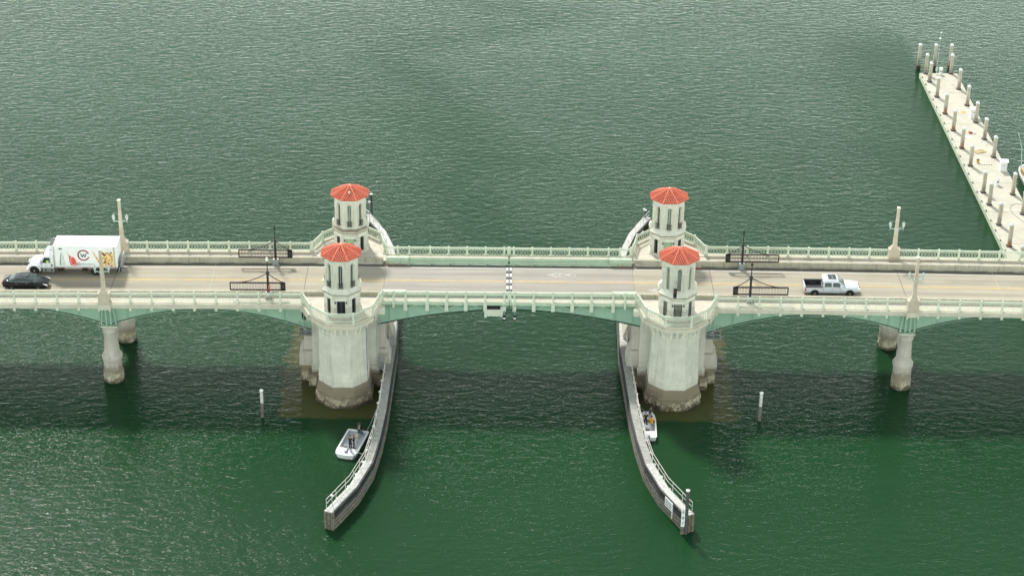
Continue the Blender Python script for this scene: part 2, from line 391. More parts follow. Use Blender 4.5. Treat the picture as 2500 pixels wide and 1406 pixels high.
def text_mesh(cu, name, mat, parent, loc):
    t = bpy.data.objects.new('t', cu); COL.objects.link(t); bpy.context.view_layer.update()
    me = bpy.data.meshes.new_from_object(t.evaluated_get(bpy.context.evaluated_depsgraph_get())); bpy.data.objects.remove(t)
    me.name = name; me.materials.clear(); me.materials.append(MT[mat] if isinstance(mat, str) else mat)
    o = put(name, me, parent, loc); o.rotation_euler = (pi/2, 0, 0); return o

def put(name, me, parent=None, loc=(0, 0, 0), rz=0.0, scale=None, **props):
    o = bpy.data.objects.new(name, me); COL.objects.link(o)
    if parent: o.parent = parent
    o.location = loc; o.rotation_euler = (0, 0, rz)
    if scale: o.scale = scale
    for k, v in props.items(): o[k] = v
    return o

def build(mb, name, mat, parent=None, loc=(0, 0, 0), rz=0.0, smooth=False, **props):
    me = mb.mesh(name, mat)
    if smooth:
        import bmesh
        bm = bmesh.new(); bm.from_mesh(me)
        for f in bm.faces: f.smooth = True
        for e in bm.edges:
            if len(e.link_faces) == 2 and e.calc_face_angle(0) > radians(38): e.smooth = False
        bm.to_mesh(me); bm.free()
    return put(name, me, parent, loc, rz, **props)

def thing(name, label, cat, loc=(0, 0, 0), rz=0.0, group=None, scale=None):
    o = bpy.data.objects.new(name, None); COL.objects.link(o); o.empty_display_size = 0.3
    o.location = loc; o.rotation_euler = (0, 0, rz)
    if scale: o.scale = scale
    o['label'] = label; o['category'] = cat
    if group: o['group'] = group
    return o

def dup(root, loc, rz=None, label=None, scale=None):
    def cp(o, par):
        c = o.copy(); COL.objects.link(c); c.parent = par
        for ch in list(o.children): cp(ch, c)
        return c
    r = cp(root, None); r.location = loc
    if rz is not None: r.rotation_euler = (0, 0, rz)
    if scale: r.scale = scale
    if label: r['label'] = label
    return r

def ztop(x): return 10.0-0.32*(abs(x)/56.0)**2      # road crown along the bridge

def xs_range(a, b, step):
    n = max(1, int(math.ceil(abs(b-a)/step))); return [a+(b-a)*i/n for i in range(n+1)]

def extr_x(mb, prof, a, b, step=3.0):
    """closed profile (y, dz) swept along X following the road crown"""
    mb.loft([[(x, y, ztop(x)+dz) for y, dz in prof] for x in xs_range(a, b, step)])
    return mb

TX, TY = 17.45, 7.2          # tower axes
LX = 42.5                    # lamp / river pier
EDGE = 85.0

# ------------------------------------------------------------------ water
w = MB(); w.add([(-3000, -600, 0), (3000, -600, 0), (3000, 5000, 0), (-3000, 5000, 0)], [(0, 1, 2, 3)])
build(w, 'water', 'water', kind='structure')
w = MB(); w.add([(-3000, -600, -6), (3000, -600, -6), (3000, 5000, -6), (-3000, 5000, -6)], [(0, 1, 2, 3)])
build(w, 'river_bed', 'docksea', kind='structure')

# ------------------------------------------------------------------ road surface
road = None
for sx, a, b in ((-1, -EDGE, -13.45), (1, 13.45, EDGE)):
    m = MB(); extr_x(m, [(-3.8, -0.2), (3.8, -0.2), (3.8, 0.0), (-3.8, 0.0)], a, b, 2.5)
    rd = build(m, 'road', 'road', kind='structure')
    for yy in (-0.12, 0.12):
        q = MB(); extr_x(q, [(yy-0.05, 0.0), (yy+0.05, 0.0), (yy+0.05, 0.006), (yy-0.05, 0.006)], a, b, 2.5)
        build(q, 'yellow_line', 'yellow_line', rd)
    for yy in (-3.02, 3.02):
        q = MB(); extr_x(q, [(yy-0.06, 0.0), (yy+0.06, 0.0), (yy+0.06, 0.006), (yy-0.06, 0.006)], a, b, 2.5)
        build(q, 'edge_line', 'white_line', rd)
    for xj in (21.9, 42.5, 63.5, 32.0, 53.0):
        q = MB(); x = sx*xj
        q.box(x-0.03, x+0.03, -3.75, 3.75, ztop(x)-0.02, ztop(x)+0.008)
        build(q, 'deck_joint', 'barrier' if xj in (32.0, 53.0) else 'joint', rd)
    # low reflective studs beside the centre line
    st = MB()
    for i in range(10):
        x = sx*(16+i*6.1)
        for yy in (-0.3, 0.3): st.box(x-0.05, x+0.05, yy-0.05, yy+0.05, ztop(x), ztop(x)+0.02)
    build(st, 'road_studs', 'yellow', rd, kind='stuff')

# ------------------------------------------------------------------ railing pieces
def panel_mesh(L, name='baluster_panel'):
    m = MB(); n = max(1, round(L/0.36)); w_ = L/n
    m.box(0, L, -0.025, 0.025, 0.10, 0.15); m.box(0, L, -0.025, 0.025, 0.93, 0.98)
    for i in range(n):
        c = (i+0.5)*w_
        for d in (-0.095, 0.095): m.box(c+d-0.012, c+d+0.012, -0.019, 0.019, 0.15, 0.93)
        m.box(c-0.095, c+0.095, -0.022, 0.022, 0.80, 0.845); m.box(c-0.095, c+0.095, -0.022, 0.022, 0.235, 0.28)
        m.box((i)*w_-0.008, (i)*w_+0.008, -0.01, 0.01, 0.15, 0.93)
    return m.mesh(name, 'rail')
PANELS = {}
def panel(L):
    k = round(L, 2)
    if k not in PANELS: PANELS[k] = panel_mesh(k)
    return PANELS[k]
def post_mesh(h=1.12, tall=False):
    m = MB(); m.box(-0.09, 0.09, -0.09, 0.09, 0, h-0.02); m.box(-0.14, 0.14, -0.14, 0.14, 0, 0.14)
    m.prism([(-0.11, 0.14), (0.11, 0.14), (0.09, 0.3), (-0.09, 0.3)], -0.13, 0.13, 'x')
    m.lathe([(0.13, h-0.02), (0.13, h+0.05), (0.08, h+0.11), (0.01, h+0.15)], 8)
    return m.mesh('post', 'rail')
POST = post_mesh()
def railing_run(root, pts, z_at, posts=True, first=True, last=True):
    """posts at every point (x,y), panels and a round top rail between them; parts of root"""
    for i, p in enumerate(pts):
        if (i == 0 and not first) or (i == len(pts)-1 and not last): continue
        put('post', POST, root, (p[0], p[1], z_at(p[0])))
    for i in range(len(pts)-1):
        a, b = pts[i], pts[i+1]; L = sqrt((b[0]-a[0])**2+(b[1]-a[1])**2)-0.16
        an = atan2(b[1]-a[1], b[0]-a[0]); za, zb = z_at(a[0]), z_at(b[0])
        o = put('baluster_panel', panel(L), root, (a[0]+0.08*cos(an), a[1]+0.08*sin(an), za), an, kind='stuff')
        o.rotation_euler = (0, -atan2(zb-za, L), an)
    m = MB(); m.tube([(p[0], p[1], z_at(p[0])+1.07) for p in pts], 0.065, 8)
    build(m, 'top_rail', 'rail', root, smooth=True)

# ------------------------------------------------------------------ approach spans
RZ = 0.36                    # rail foot above the road
FASC = [(-6.38, 0.36), (-6.38, 0.12), (-6.28, 0.12), (-6.28, -0.16), (-4.0, -0.16), (-4.0, 0.19), (-5.72, 0.19), (-5.72, 0.36)]
def chord(x):
    ax = abs(x)
    if ax < LX: return 8.72-1.95*((ax-32.3)/10.3)**2
    k = (ax-LX) % 21.0
    return 8.78-2.05*((k-10.5)/10.5)**2
def girder(root, xa, xb, y, side):
    xs = xs_range(xa, xb, 0.8)
    m = MB(); t = 0.03
    top = [(x, ztop(x)-0.17) for x in xs]; bot = [(x, chord(x)) for x in reversed(xs)]
    # web as a strip of quads front and back
    for k in range(len(xs)-1):
        x0, x1 = xs[k], xs[k+1]
        m.add([(x0, y-t, chord(x0)), (x1, y-t, chord(x1)), (x1, y-t, ztop(x1)-0.17), (x0, y-t, ztop(x0)-0.17),
               (x0, y+t, chord(x0)), (x1, y+t, chord(x1)), (x1, y+t, ztop(x1)-0.17), (x0, y+t, ztop(x0)-0.17)],
              [(0, 1, 2, 3), (7, 6, 5, 4), (0, 4, 5, 1)])
    g = build(m, 'girder', 'girder', root)
    f = MB(); f.loft([[(x, y-0.2, chord(x)-0.06), (x, y+0.2, chord(x)-0.06), (x, y+0.2, chord(x)-0.01), (x, y-0.2, chord(x)-0.01)] for x in xs])
    build(f, 'bottom_flange', 'girder', g)
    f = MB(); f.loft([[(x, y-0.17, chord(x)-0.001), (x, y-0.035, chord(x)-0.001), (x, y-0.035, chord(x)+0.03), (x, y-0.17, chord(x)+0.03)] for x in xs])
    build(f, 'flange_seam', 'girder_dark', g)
    for x in xs_range(xa+0.9*(1 if xb > xa else -1), xb, 2.25)[:-1]:
        s_ = MB(); s_.box(x-0.03, x+0.03, y-0.14, y-t-0.002, chord(x)+0.04, ztop(x)-0.19)
        s_.box(x-0.03, x+0.03, y+t+0.002, y+0.14, chord(x)+0.04, ztop(x)-0.19)
        build(s_, 'stiffener', 'girder', g)
    return g

def approach(sx, nm):
    root = thing('approach_span', nm, 'bridge span')
    xa, xb = sx*20.9, sx*EDGE
    for sy in (-1, 1):
        m = MB(); extr_x(m, [(y if sy < 0 else -y, z) for y, z in FASC], xa, xb, 3)
        build(m, 'sidewalk', 'walk' , root)
        # pale coping strip capping the edge
        c = MB(); extr_x(c, [(sy*6.42, 0.365), (sy*5.70, 0.365), (sy*5.70, 0.40), (sy*6.42, 0.40)], xa, xb, 3)
        build(c, 'coping', 'cream', root)
        # fascia plates
        f1 = MB(); extr_x(f1, [(sy*6.385, 0.13), (sy*6.40, 0.13), (sy*6.40, 0.362), (sy*6.385, 0.362)], xa, xb, 3)
        f1b = MB(); extr_x(f1, [(sy*6.283, -0.17), (sy*6.31, -0.17), (sy*6.31, 0.11), (sy*6.283, 0.11)], xa, xb, 3)
        build(f1, 'fascia', 'cream', root)
        # traffic barrier with drain slots at its foot
        b = MB(); extr_x(b, [(sy*3.80, 0.13), (sy*4.15, 0.13), (sy*4.10, 0.70), (sy*3.85, 0.70)], sx*13.75, xb, 3)
        extr_x(b, [(sy*3.80, 0.701), (sy*4.15, 0.701), (sy*4.15, 0.76), (sy*3.80, 0.76)], sx*13.75, xb, 3)
        x = 13.75
        while x < EDGE-3:
            extr_x(b, [(sy*3.81, 0.0), (sy*4.14, 0.0), (sy*4.14, 0.13), (sy*3.81, 0.13)], sx*x, sx*(x+1.45), 2); x += 2.97
        build(b, 'traffic_barrier', 'barrier', root)
        # girders, in spans between piers
        for a, c_ in ((20.9, LX), (LX, LX+21), (LX+21, LX+42)):
            girder(root, sx*a, sx*c_, sy*4.5, sy)
        # brackets under the walkway at every post
        br = MB(); br.box(-0.13, 0.13, -0.9, 0.0, -0.26, 0); bme = br.mesh('bracket', 'rail')
        for k in range(0, 28):
            for X in ((LX-2.7-2.25*k) if k < 9 else None, LX+2.7+2.25*k if k < 18 else None):
                if X is None: continue
                put('bracket', bme, root, (sx*X, sy*6.36 if sy < 0 else 6.36+0.9-0.9, ztop(X)-0.17), 0.0 if sy > 0 else pi)
    # column heads: curved stiffeners over each river pier
    for px in (LX, LX+21):
        for sy in (-1, 1):
            for dx in (-0.75, -0.25, 0.25, 0.75):
                h = MB(); bend = 0.35*(1 if dx > 0 else -1) if abs(dx) > 0.5 else 0
                pts = [(sx*px+dx+bend*(t*t), sy*4.72, 6.85+t*(2.75)) for t in [i/8 for i in range(9)]]
                pts = [(sx*px+dx-bend*0.9*((i/8)**2), sy*4.75, 6.85+i/8*2.75) for i in range(9)]
                for i in range(8): h.beam(pts[i], pts[i+1], 0.16, 0.10)
                build(h, 'bearing_stiffener', 'girder', root)
            h = MB(); h.box(sx*px-0.9, sx*px+0.9, sy*4.5-0.45, sy*4.5+0.45, 6.60, 6.72)
            build(h, 'bearing_plate', 'rail', root)
    return root
appL = approach(-1, 'approach span of pale green arched girders and concrete deck, carrying the truck')
appR = approach(1, 'approach span of pale green arched girders and concrete deck, carrying the pickup')

for sx, w1, w2 in ((-1, 'truck', 'truck'), (1, 'pickup', 'pickup')):
    for sy in (-1, 1):
        pts_in = [(sx*(LX-2.7-2.25*k), sy*5.98) for k in range(9)]+[(sx*21.75, sy*5.98)]
        pts_in = pts_in[:-1]
        pts_out = [(sx*(LX+2.7+2.25*k), sy*5.98) for k in range(18)]
        side = 'fishing boat side' if sy < 0 else 'open water side'
        root = thing('bridge_railing', 'pale green balustrade between lamp and tower, %s, %s approach' % (side, w1), 'railing', group='pale green bridge railings')
        railing_run(root, [(sx*(LX-0.66), sy*5.98)]+pts_in, lambda x: ztop(x)+0.40, first=False)
        root = thing('bridge_railing', 'pale green balustrade beyond the lamp, %s, %s approach' % (side, w1), 'railing', group='pale green bridge railings')
        railing_run(root, [(sx*(LX+0.66), sy*5.98)]+pts_out, lambda x: ztop(x)+0.40, first=False)

# ------------------------------------------------------------------ river piers: two columns and an arched wall
def river_pier(x, label):
    root = thing('river_pier', label, 'bridge pier', (x, 0, 0), group='twin column river piers')
    for sy in (-1, 1):
        m = MB(); m.lathe([(1.02, -1.5), (1.03, 0.3), (1.0, 1.2), (0.98, 2.45), (1.06, 2.6), (1.1, 2.8), (1.1, 3.05), (0.98, 3.25), (0.84, 3.4), (0.80, 3.8), (0.71, 5.75),
                           (0.80, 5.95), (0.84, 6.15), (0.80, 6.35), (0.70, 6.42), (0.70, 6.6)], 24, (0, sy*4.4))
        c = build(m, 'column', 'column', root, smooth=True)
        k = MB(); n, rows = 30, 9; vs = []
        rr = random.Random(int(x*10)+sy)
        for i in range(rows):
            z = -0.6+i*0.24
            for j in range(n):
                a = 2*pi*j/n; r = 1.06+rr.uniform(-0.02, 0.06)-0.05*(i == rows-1); vs.append((r*cos(a), sy*4.4+r*sin(a), z))
        fs = [(i*n+j, i*n+(j+1) % n, (i+1)*n+(j+1) % n, (i+1)*n+j) for i in range(rows-1) for j in range(n)]
        k.add(vs, fs); build(k, 'oyster_crust', 'column', c)
    poly = []
    N = 16
    for i in range(N+1):
        y = -3.7+7.4*i/N; poly.append((y, 2.3+3.3*max(0.0, (1-(abs(y)/3.7)**2.4))))
    poly += [(3.7, 6.4), (-3.7, 6.4)]
    m = MB()
    for i in range(N):
        a, b = poly[i], poly[i+1]
        m.prism([a, b, (b[0], 6.4), (a[0], 6.4)], -0.42, 0.42, 'x')
    build(m, 'arched_wall', 'column', root)
    return root
for x, lb in ((-LX, 'round twin columns standing in water below the lamp beside the truck'), (LX, 'round twin columns standing in water below the lamp beside the pickup'),
              (-LX-21, 'round twin columns at the far end of the truck approach'), (LX+21, 'round twin columns at the far end of the pickup approach')):
    river_pier(x, lb)

# ------------------------------------------------------------------ bascule leaves
ZB = 10.0
def bchord(x): return 9.23-1.76*(min(abs(x), 14.2)/13.36)**1.8
def leaf(sx, label):
    root = thing('bascule_leaf', label, 'drawbridge leaf')
    a, b = sx*0.03, sx*13.43
    lo, hi = min(a, b), max(a, b)
    m = MB(); m.box(lo, hi, -3.75, 3.75, 9.75, 9.997); rd = build(m, 'roadway', 'steeldeck', root)
    for yy in (-0.12, 0.12):
        q = MB(); q.box(min(sx*0.45, b), max(sx*0.45, b), yy-0.05, yy+0.05, 9.998, 10.003); build(q, 'yellow_line', 'yellow_line', rd)
    q = MB(); q.box(min(sx*0.45, b), max(sx*0.45, b), 2.96, 3.08, 9.998, 10.003); build(q, 'edge_line', 'white_line', rd)
    q = MB(); q.box(min(sx*0.06, sx*0.30), max(sx*0.06, sx*0.30), -3.7, 3.7, 9.99, 10.02); jt = build(q, 'joint_plate', 'black', rd)
    for k in range(5):
        q = MB(); y0 = -3.2+k*1.42; q.box(min(sx*0.075, sx*0.285), max(sx*0.075, sx*0.285), y0, y0+0.72, 10.019, 10.028); build(q, 'white_plate', 'white', jt)
    posts = [0.53, 2.56, 4.6, 6.63, 8.66, 10.95, 12.2]
    for sy in (-1, 1):
        m = MB(); m.box(lo, hi, min(sy*4.3, sy*5.4), max(sy*4.3, sy*5.4), 10.16, 10.30); build(m, 'sidewalk', 'walk', root)
        m = MB(); m.box(lo, hi, min(sy*5.40, sy*5.47), max(sy*5.40, sy*5.47), 9.98, 10.31); build(m, 'fascia', 'beam', root)
        m = MB(); m.box(lo, hi, min(sy*5.34, sy*5.49), max(sy*5.34, sy*5.49), 10.312, 10.345); build(m, 'edge_strip', 'cream', root)
        m = MB(); m.box(lo, hi, min(sy*3.76, sy*5.3), max(sy*3.76, sy*5.3), 9.93, 9.97); build(m, 'soffit_plate', 'girder', root)
        # girder
        y = sy*4.75; xs = xs_range(sx*0.05, sx*14.0, 0.7); g = MB()
        for k in range(len(xs)-1):
            x0, x1 = xs[k], xs[k+1]
            g.add([(x0, y-.03, bchord(x0)), (x1, y-.03, bchord(x1)), (x1, y-.03, 9.93), (x0, y-.03, 9.93),
                   (x0, y+.03, bchord(x0)), (x1, y+.03, bchord(x1)), (x1, y+.03, 9.93), (x0, y+.03, 9.93)], [(0, 1, 2, 3), (7, 6, 5, 4)])
        gg = build(g, 'girder', 'girder', root)
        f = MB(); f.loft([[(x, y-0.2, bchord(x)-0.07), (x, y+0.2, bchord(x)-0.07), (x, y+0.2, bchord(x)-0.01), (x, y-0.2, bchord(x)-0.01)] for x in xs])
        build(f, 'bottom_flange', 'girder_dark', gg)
        for px in (2.56, 4.6, 6.63, 8.66, 10.95, 12.9):
            s_ = MB(); X = sx*px+0.22; s_.box(X-0.03, X+0.03, y-0.16, y-0.032, bchord(X)+0.04, 9.9)
            build(s_, 'stiffener', 'girder', gg)
        # outriggers: bracket that hangs below each post
        for px in posts:
            X = sx*px; wd = 0.19 if px < 12 else 0.12; zb = 9.35 if px < 12 else 9.75
            s_ = MB(); s_.box(X-wd, X+wd, min(sy*5.475, sy*5.62), max(sy*5.475, sy*5.62), zb, 10.42)
            s_.prism([(sy*4.8, 9.3), (sy*5.47, 9.6), (sy*5.47, 9.9), (sy*4.8, 9.9)], X-0.05, X+0.05, 'x')
            build(s_, 'bracket', 'rail', root)
        for px, d in ((2.56, 1), (6.63, -1), (6.63, 1), (10.95, -1)):
            s_ = MB(); s_.beam((sx*px+sx*d*0.25, sy*5.2, 9.45), (sx*px+sx*d*1.15, sy*5.2, 9.85), 0.07, 0.07)
            build(s_, 'knee_brace', 'beam', root)
        # traffic barrier beam
        m = MB(); m.box(min(sx*0.1, sx*10.9), max(sx*0.1, sx*10.9), min(sy*3.92, sy*4.12), max(sy*3.92, sy*4.12), 10.34, 10.78)
        m.box(min(sx*0.1, sx*10.9), max(sx*0.1, sx*10.9), min(sy*3.70, sy*3.915), max(sy*3.70, sy*3.915), 10.16, 10.46)
        bb = build(m, 'barrier_beam', 'beam', root)
        m = MB(); m.box(min(sx*0.1, sx*10.9), max(sx*0.1, sx*10.9), min(sy*3.90, sy*4.15), max(sy*3.90, sy*4.15), 10.781, 10.81); build(m, 'cap_strip', 'cream', bb)
        for px in posts[:-1]:
            X = sx*px
            s_ = MB(); s_.box(X-0.17, X+0.17, min(sy*3.66, sy*4.2), max(sy*3.66, sy*4.2), 9.998, 10.159)
            s_.box(X-0.12, X+0.12, min(sy*4.121, sy*4.28), max(sy*4.121, sy*4.28), 10.16, 10.79)
            build(s_, 'barrier_foot', 'beam', root)
        m = MB()
        m.box(min(sx*10.95, sx*13.42), max(sx*10.95, sx*13.42), min(sy*3.70, sy*4.12), max(sy*3.70, sy*4.12), 10.02, 10.86)
        pl = build(m, 'barrier_end_plate', 'beam', root)
        for k in range(4):
            X = sx*(11.3+k*0.56); c = MB()
            c.lathe([(0.075, 0), (0.075, 0.02)], 10); o = build(c, 'bolt_hole', 'dark', pl, (X, sy*4.125, 10.55)); o.rotation_euler = (pi/2*(1 if sy < 0 else -1), 0, 0)
            # rotate so the disc faces the walkway side
    # floor beams below the road
    for k in range(6):
        X = sx*(1.2+k*2.3); m = MB(); m.box(X-0.1, X+0.1, -4.7, 4.7, 9.2, 9.74); build(m, 'floor_beam', 'girder', root)
    return root
leaf(-1, 'raised-edge drawbridge leaf of pale green steel on the truck side, meeting at the striped joint')
leaf(1, 'drawbridge leaf of pale green steel on the pickup side, with bicycle symbol on its deck')
for sx in (-1, 1):
    for sy in (-1, 1):
        root = thing('bridge_railing', 'pale green balustrade on the %s drawbridge leaf, %s' % ('truck side' if sx < 0 else 'pickup side', 'fishing boat edge' if sy < 0 else 'open water edge'), 'railing', group='pale green bridge railings')
        pts = [(sx*p, sy*5.25) for p in (0.08, 0.53, 2.56, 4.6, 6.63, 8.66, 10.95, 12.2, 13.35)]
        railing_run(root, pts, lambda x: 10.31)

# bicycle symbols painted on the road
def sharrow(x, y, lab, parent_z=10.004):
    root = thing('bicycle_marking', lab, 'road marking', (x, y, parent_z))
    for d in (0.0, 0.42):
        m = MB()
        for s_ in (-1, 1):
            m.add([(d, 0, 0), (d+0.18, 0, 0), (d+1.0+0.18, s_*0.48, 0), (d+1.0, s_*0.48, 0)], [(0, 1, 2, 3) if s_ < 0 else (3, 2, 1, 0)])
        build(m, 'chevron', 'fresh_white', root)
    for cx in (1.75, 2.7):
        m = MB(); n = 20; vs = []
        for i in range(n):
            a = 2*pi*i/n
            for r in (0.86, 1.0): vs.append((cx+0.42*r*cos(a), 0.42*r*sin(a), 0))
        m.add(vs, [(2*i, 2*i+1, (2*i+3) % (2*n), (2*i+2) % (2*n)) for i in range(n)])
        build(m, 'wheel_outline', 'fresh_white', root)
    m = MB()
    for p, q in (((1.75, 0), (2.05, 0.25)), ((2.05, 0.25), (2.5, 0.2)), ((2.5, 0.2), (2.7, 0)), ((2.05, 0.25), (2.25, -0.1)), ((2.25, -0.1), (2.5, 0.2)), ((2.25, -0.1), (2.7, 0)), ((1.2, 0.05), (1.5, 0.12)), ((1.5, 0.12), (1.75, 0.3))):
        m.beam((p[0], p[1], 0), (q[0], q[1], 0), 0.07, 0.002)
    build(m, 'frame_outline', 'fresh_white', root)
    return root
sharrow(4.1, 1.62, 'white bicycle and double chevron painted on the drawbridge leaf')
sharrow(14.9, -1.7, 'white bicycle marking painted beside the tower with the traffic signal', 10.006+ztop(16)-10)

# ------------------------------------------------------------------ bascule piers (octagonal, with balcony) and towers
T8 = tan(pi/8)
def octpts(A, cx=0, cy=0):
    h = A*T8
    return [(cx+a, cy+b) for a, b in ((A, -h), (A, h), (h, A), (-h, A), (-A, h), (-A, -h), (-h, -A), (h, -A))]

def bridge_pier(sx, sy, label):
    cx, cy = sx*TX, sy*TY
    root = thing('tower_pier', label, 'bridge pier', (cx, cy, 0), group='octagonal tower piers')
    m = MB(); m.lathe([(2.62, 2.35), (2.62, 3.0), (2.66, 3.02), (2.66, 3.10), (2.60, 3.14), (2.58, 3.55), (2.63, 3.58), (2.63, 3.66), (2.54, 3.72), (2.50, 8.25), (2.56, 8.27), (2.56, 8.34), (2.50, 8.36), (2.50, 9.55)], 8, oct=True)
    build(m, 'shaft', 'pier', root)
    m = MB(); m.lathe([(2.95, -1.5), (2.95, 1.25), (2.86, 1.5), (2.76, 1.95), (2.70, 2.0), (2.66, 2.36)], 8, oct=True)
    base = build(m, 'base', 'crust', root)
    # oyster crust: jittered skin around the tide zone
    rr = random.Random(3 if sx < 0 else 5); N, rows = 96, 12; vs = []
    for i in range(rows):
        z = -0.7+i*0.185
        for j in range(N):
            a = 2*pi*j/N; k = round((a)/(pi/4))*pi/4; A = 2.98+rr.uniform(-0.03, 0.11)*(1-0.6*(i/rows)); r = A/cos(a-k)
            vs.append((r*cos(a), r*sin(a), z+rr.uniform(-.04, .04)))
    k = MB(); k.add(vs, [(i*N+j, i*N+(j+1) % N, (i+1)*N+(j+1) % N, (i+1)*N+j) for i in range(rows-1) for j in range(N)])
    build(k, 'oyster_crust', 'crust', base)
    # balcony slab in two steps
    m = MB(); m.lathe([(3.05, 9.55), (3.25, 9.58), (3.25, 9.80), (3.40, 9.82), (3.40, 10.10), (3.30, 10.12), (3.30, 10.26)], 8, oct=True)
    build(m, 'balcony', 'cream', root)
    # corbels: three to a face on the river side, the gaps between them recessed
    c = MB(); c.box(0, 0.50, -0.13, 0.13, 0.74, 1.0); c.prism([(0, 0.0), (0.12, 0.0), (0.34, 0.75), (0, 0.75)], -0.11, 0.11, 'y'); cme = c.mesh('corbel', 'trim')
    fill = MB()
    for kf in range(8):
        ang = kf*pi/4
        for u in (-0.62, 0.0, 0.62):
            put('corbel', cme, root, (2.5*cos(ang)-u*sin(ang), 2.5*sin(ang)+u*cos(ang), 8.56), ang)
    return root
for sx in (-1, 1):
    s1 = 'truck side' if sx < 0 else 'pickup side'
    bridge_pier(sx, -1, 'octagonal concrete pier with corbelled balcony, foot in the water near the boats, %s' % s1)
    bridge_pier(sx, 1, 'octagonal concrete pier under the rear tower, mostly hidden by the deck, %s' % s1)
    # the long pier body between the octagons
    root = thing('central_pier', 'rectangular concrete pier body between the octagons with stepped buttresses, %s' % s1, 'bridge pier', (sx*TX, 0, 0))
    m = MB(); m.box(-3.5, 3.5, -5.3, 5.3, 2.6, 9.5); build(m, 'core_wall', 'pier', root)
    m = MB(); m.box(-3.62, 3.62, -5.42, 5.42, 1.6, 2.6); build(m, 'plinth', 'pier', root)
    m = MB(); m.box(-3.95, 3.95, -5.75, 5.75, -1.5, 1.6); build(m, 'tidal_foot', 'crust', root)
    so = sx                      # outward (towards the approach span)
    for yy in (-3.0, 3.0):
        m = MB(); X0, X1 = sorted((so*3.5, so*4.45)); m.box(X0, X1, yy-1.2, yy+1.2, 3.6, 7.4); build(m, 'buttress', 'column', root)
        m = MB(); X0, X1 = sorted((so*3.5, so*5.0)); m.prism([(so*3.5, 2.0), (so*5.0, 2.0), (so*5.0, 3.3), (so*4.45, 3.75), (so*3.5, 3.75)], yy-1.55, yy+1.45, 'y'); build(m, 'buttress_step', 'column', root)
        m = MB(); X0, X1 = sorted((so*3.5, so*4.85)); m.box(X0, X1, yy-1.45, yy+1.35, -1.5, 2.0); build(m, 'buttress_foot', 'crust', root)
        # channel side: recessed machinery bay with ledge
        X0, X1 = sorted((-so*3.5, -so*4.25)); m = MB(); m.box(X0, X1, yy-1.0, yy+1.0, 3.9, 8.6); build(m, 'buttress', 'column', root)
        X0, X1 = sorted((-so*3.5, -so*4.7)); m = MB(); m.prism([(-so*3.5, -1.0), (-so*4.75, -1.0), (-so*4.75, 2.6), (-so*4.25, 4.0), (-so*3.5, 4.0)], yy-1.3, yy+1.3, 'y'); build(m, 'buttress_step', 'column', root)
    X0, X1 = sorted((-so*3.51, -so*3.56)); m = MB(); m.box(X0, X1, -1.3, 1.3, 4.5, 8.2); build(m, 'dark_recess', 'dark', root)
    # deck slab of the pier at road side
    m = MB(); m.box(-3.5, 3.6, -6.4, -3.8, 9.5, 10.19); build(m, 'walkway_slab', 'walk', root)
    m = MB(); m.box(-3.5, 3.6, 3.8, 6.4, 9.5, 10.19); build(m, 'walkway_slab', 'walk', root)
    m = MB(); m.box(-3.5, 3.5, -3.79, 3.79, 9.0, 9.7); build(m, 'road_seat', 'barrier', root)

# balcony platforms and the railings that swing around each tower
for sx in (-1, 1):
    for sy in (-1, 1):
        cx, cy = sx*TX, sy*TY; o = sx
        nm = '%s %s' % ('front' if sy < 0 else 'rear', 'truck side' if sx < 0 else 'pickup side')
        root = thing('tower_platform', 'concrete walkway slab widening around the %s tower, %s' % ('front' if sy < 0 else 'rear', 'truck side' if sx < 0 else 'pickup side'), 'platform')
        out = [(cx+o*4.3, sy*6.42), (cx+o*3.45, sy*8.6), (cx+o*1.45, sy*10.62), (cx-o*1.45, sy*10.62), (cx-o*3.45, sy*8.6), (cx-o*3.85, sy*6.3), (cx-o*4.0, sy*5.55), (cx-o*4.0, sy*4.1), (cx+o*4.3, sy*4.1)]
        m = MB(); m.prism(out, 10.19 if False else 10.262, 10.282, 'z'); build(m, 'paving', 'walk', root)
        m = MB(); k = 1.0
        inner = out[:7]
        # raised curb under the railing
        for i in range(6):
            a, b = inner[i], inner[i+1]
            va = Vector((cx, sy*6.2)); A = Vector(a); B = Vector(b)
            A2 = A+(va-A).normalized()*0.42; B2 = B+(va-B).normalized()*0.42
            m.prism([tuple(A), tuple(B), tuple(B2), tuple(A2)], 10.283, 10.40, 'z')
        build(m, 'curb', 'cream', root)
        m = MB(); m.prism([out[0], (cx+o*3.45, sy*8.6), (cx+o*3.2, sy*6.4), (cx+o*3.2, sy*4.2), (cx+o*4.3, sy*4.2)], 9.55, 10.259, 'z'); build(m, 'edge_slab', 'cream', root)
        m = MB(); m.prism([out[4], out[5], out[6], out[7], (cx-o*3.2, sy*4.2), (cx-o*3.2, sy*8.0)], 9.55, 10.259, 'z'); build(m, 'edge_slab', 'cream', root)
        m = MB(); m.box(min(cx-o*3.6, cx-o*4.35), max(cx-o*3.6, cx-o*4.35), min(sy*5.3, sy*6.4), max(sy*5.3, sy*6.4), 9.3, 9.9); build(m, 'corner_block', 'trim', root)
        rt = thing('tower_railing', 'pale green balustrade wrapped around the %s tower balcony, %s' % ('front' if sy < 0 else 'rear', 'truck side' if sx < 0 else 'pickup side'), 'railing', group='railings around the tower balconies')
        pts = [(cx+o*4.2, sy*6.0), (cx+o*3.22, sy*8.52), (cx+o*1.34, sy*10.40), (cx-o*1.34, sy*10.40), (cx-o*3.22, sy*8.52), (cx-o*3.75, sy*6.1), (cx-o*4.05, sy*5.30)]
        if sy > 0: pts = list(reversed(pts))
        railing_run(rt, pts, lambda x: 10.40)

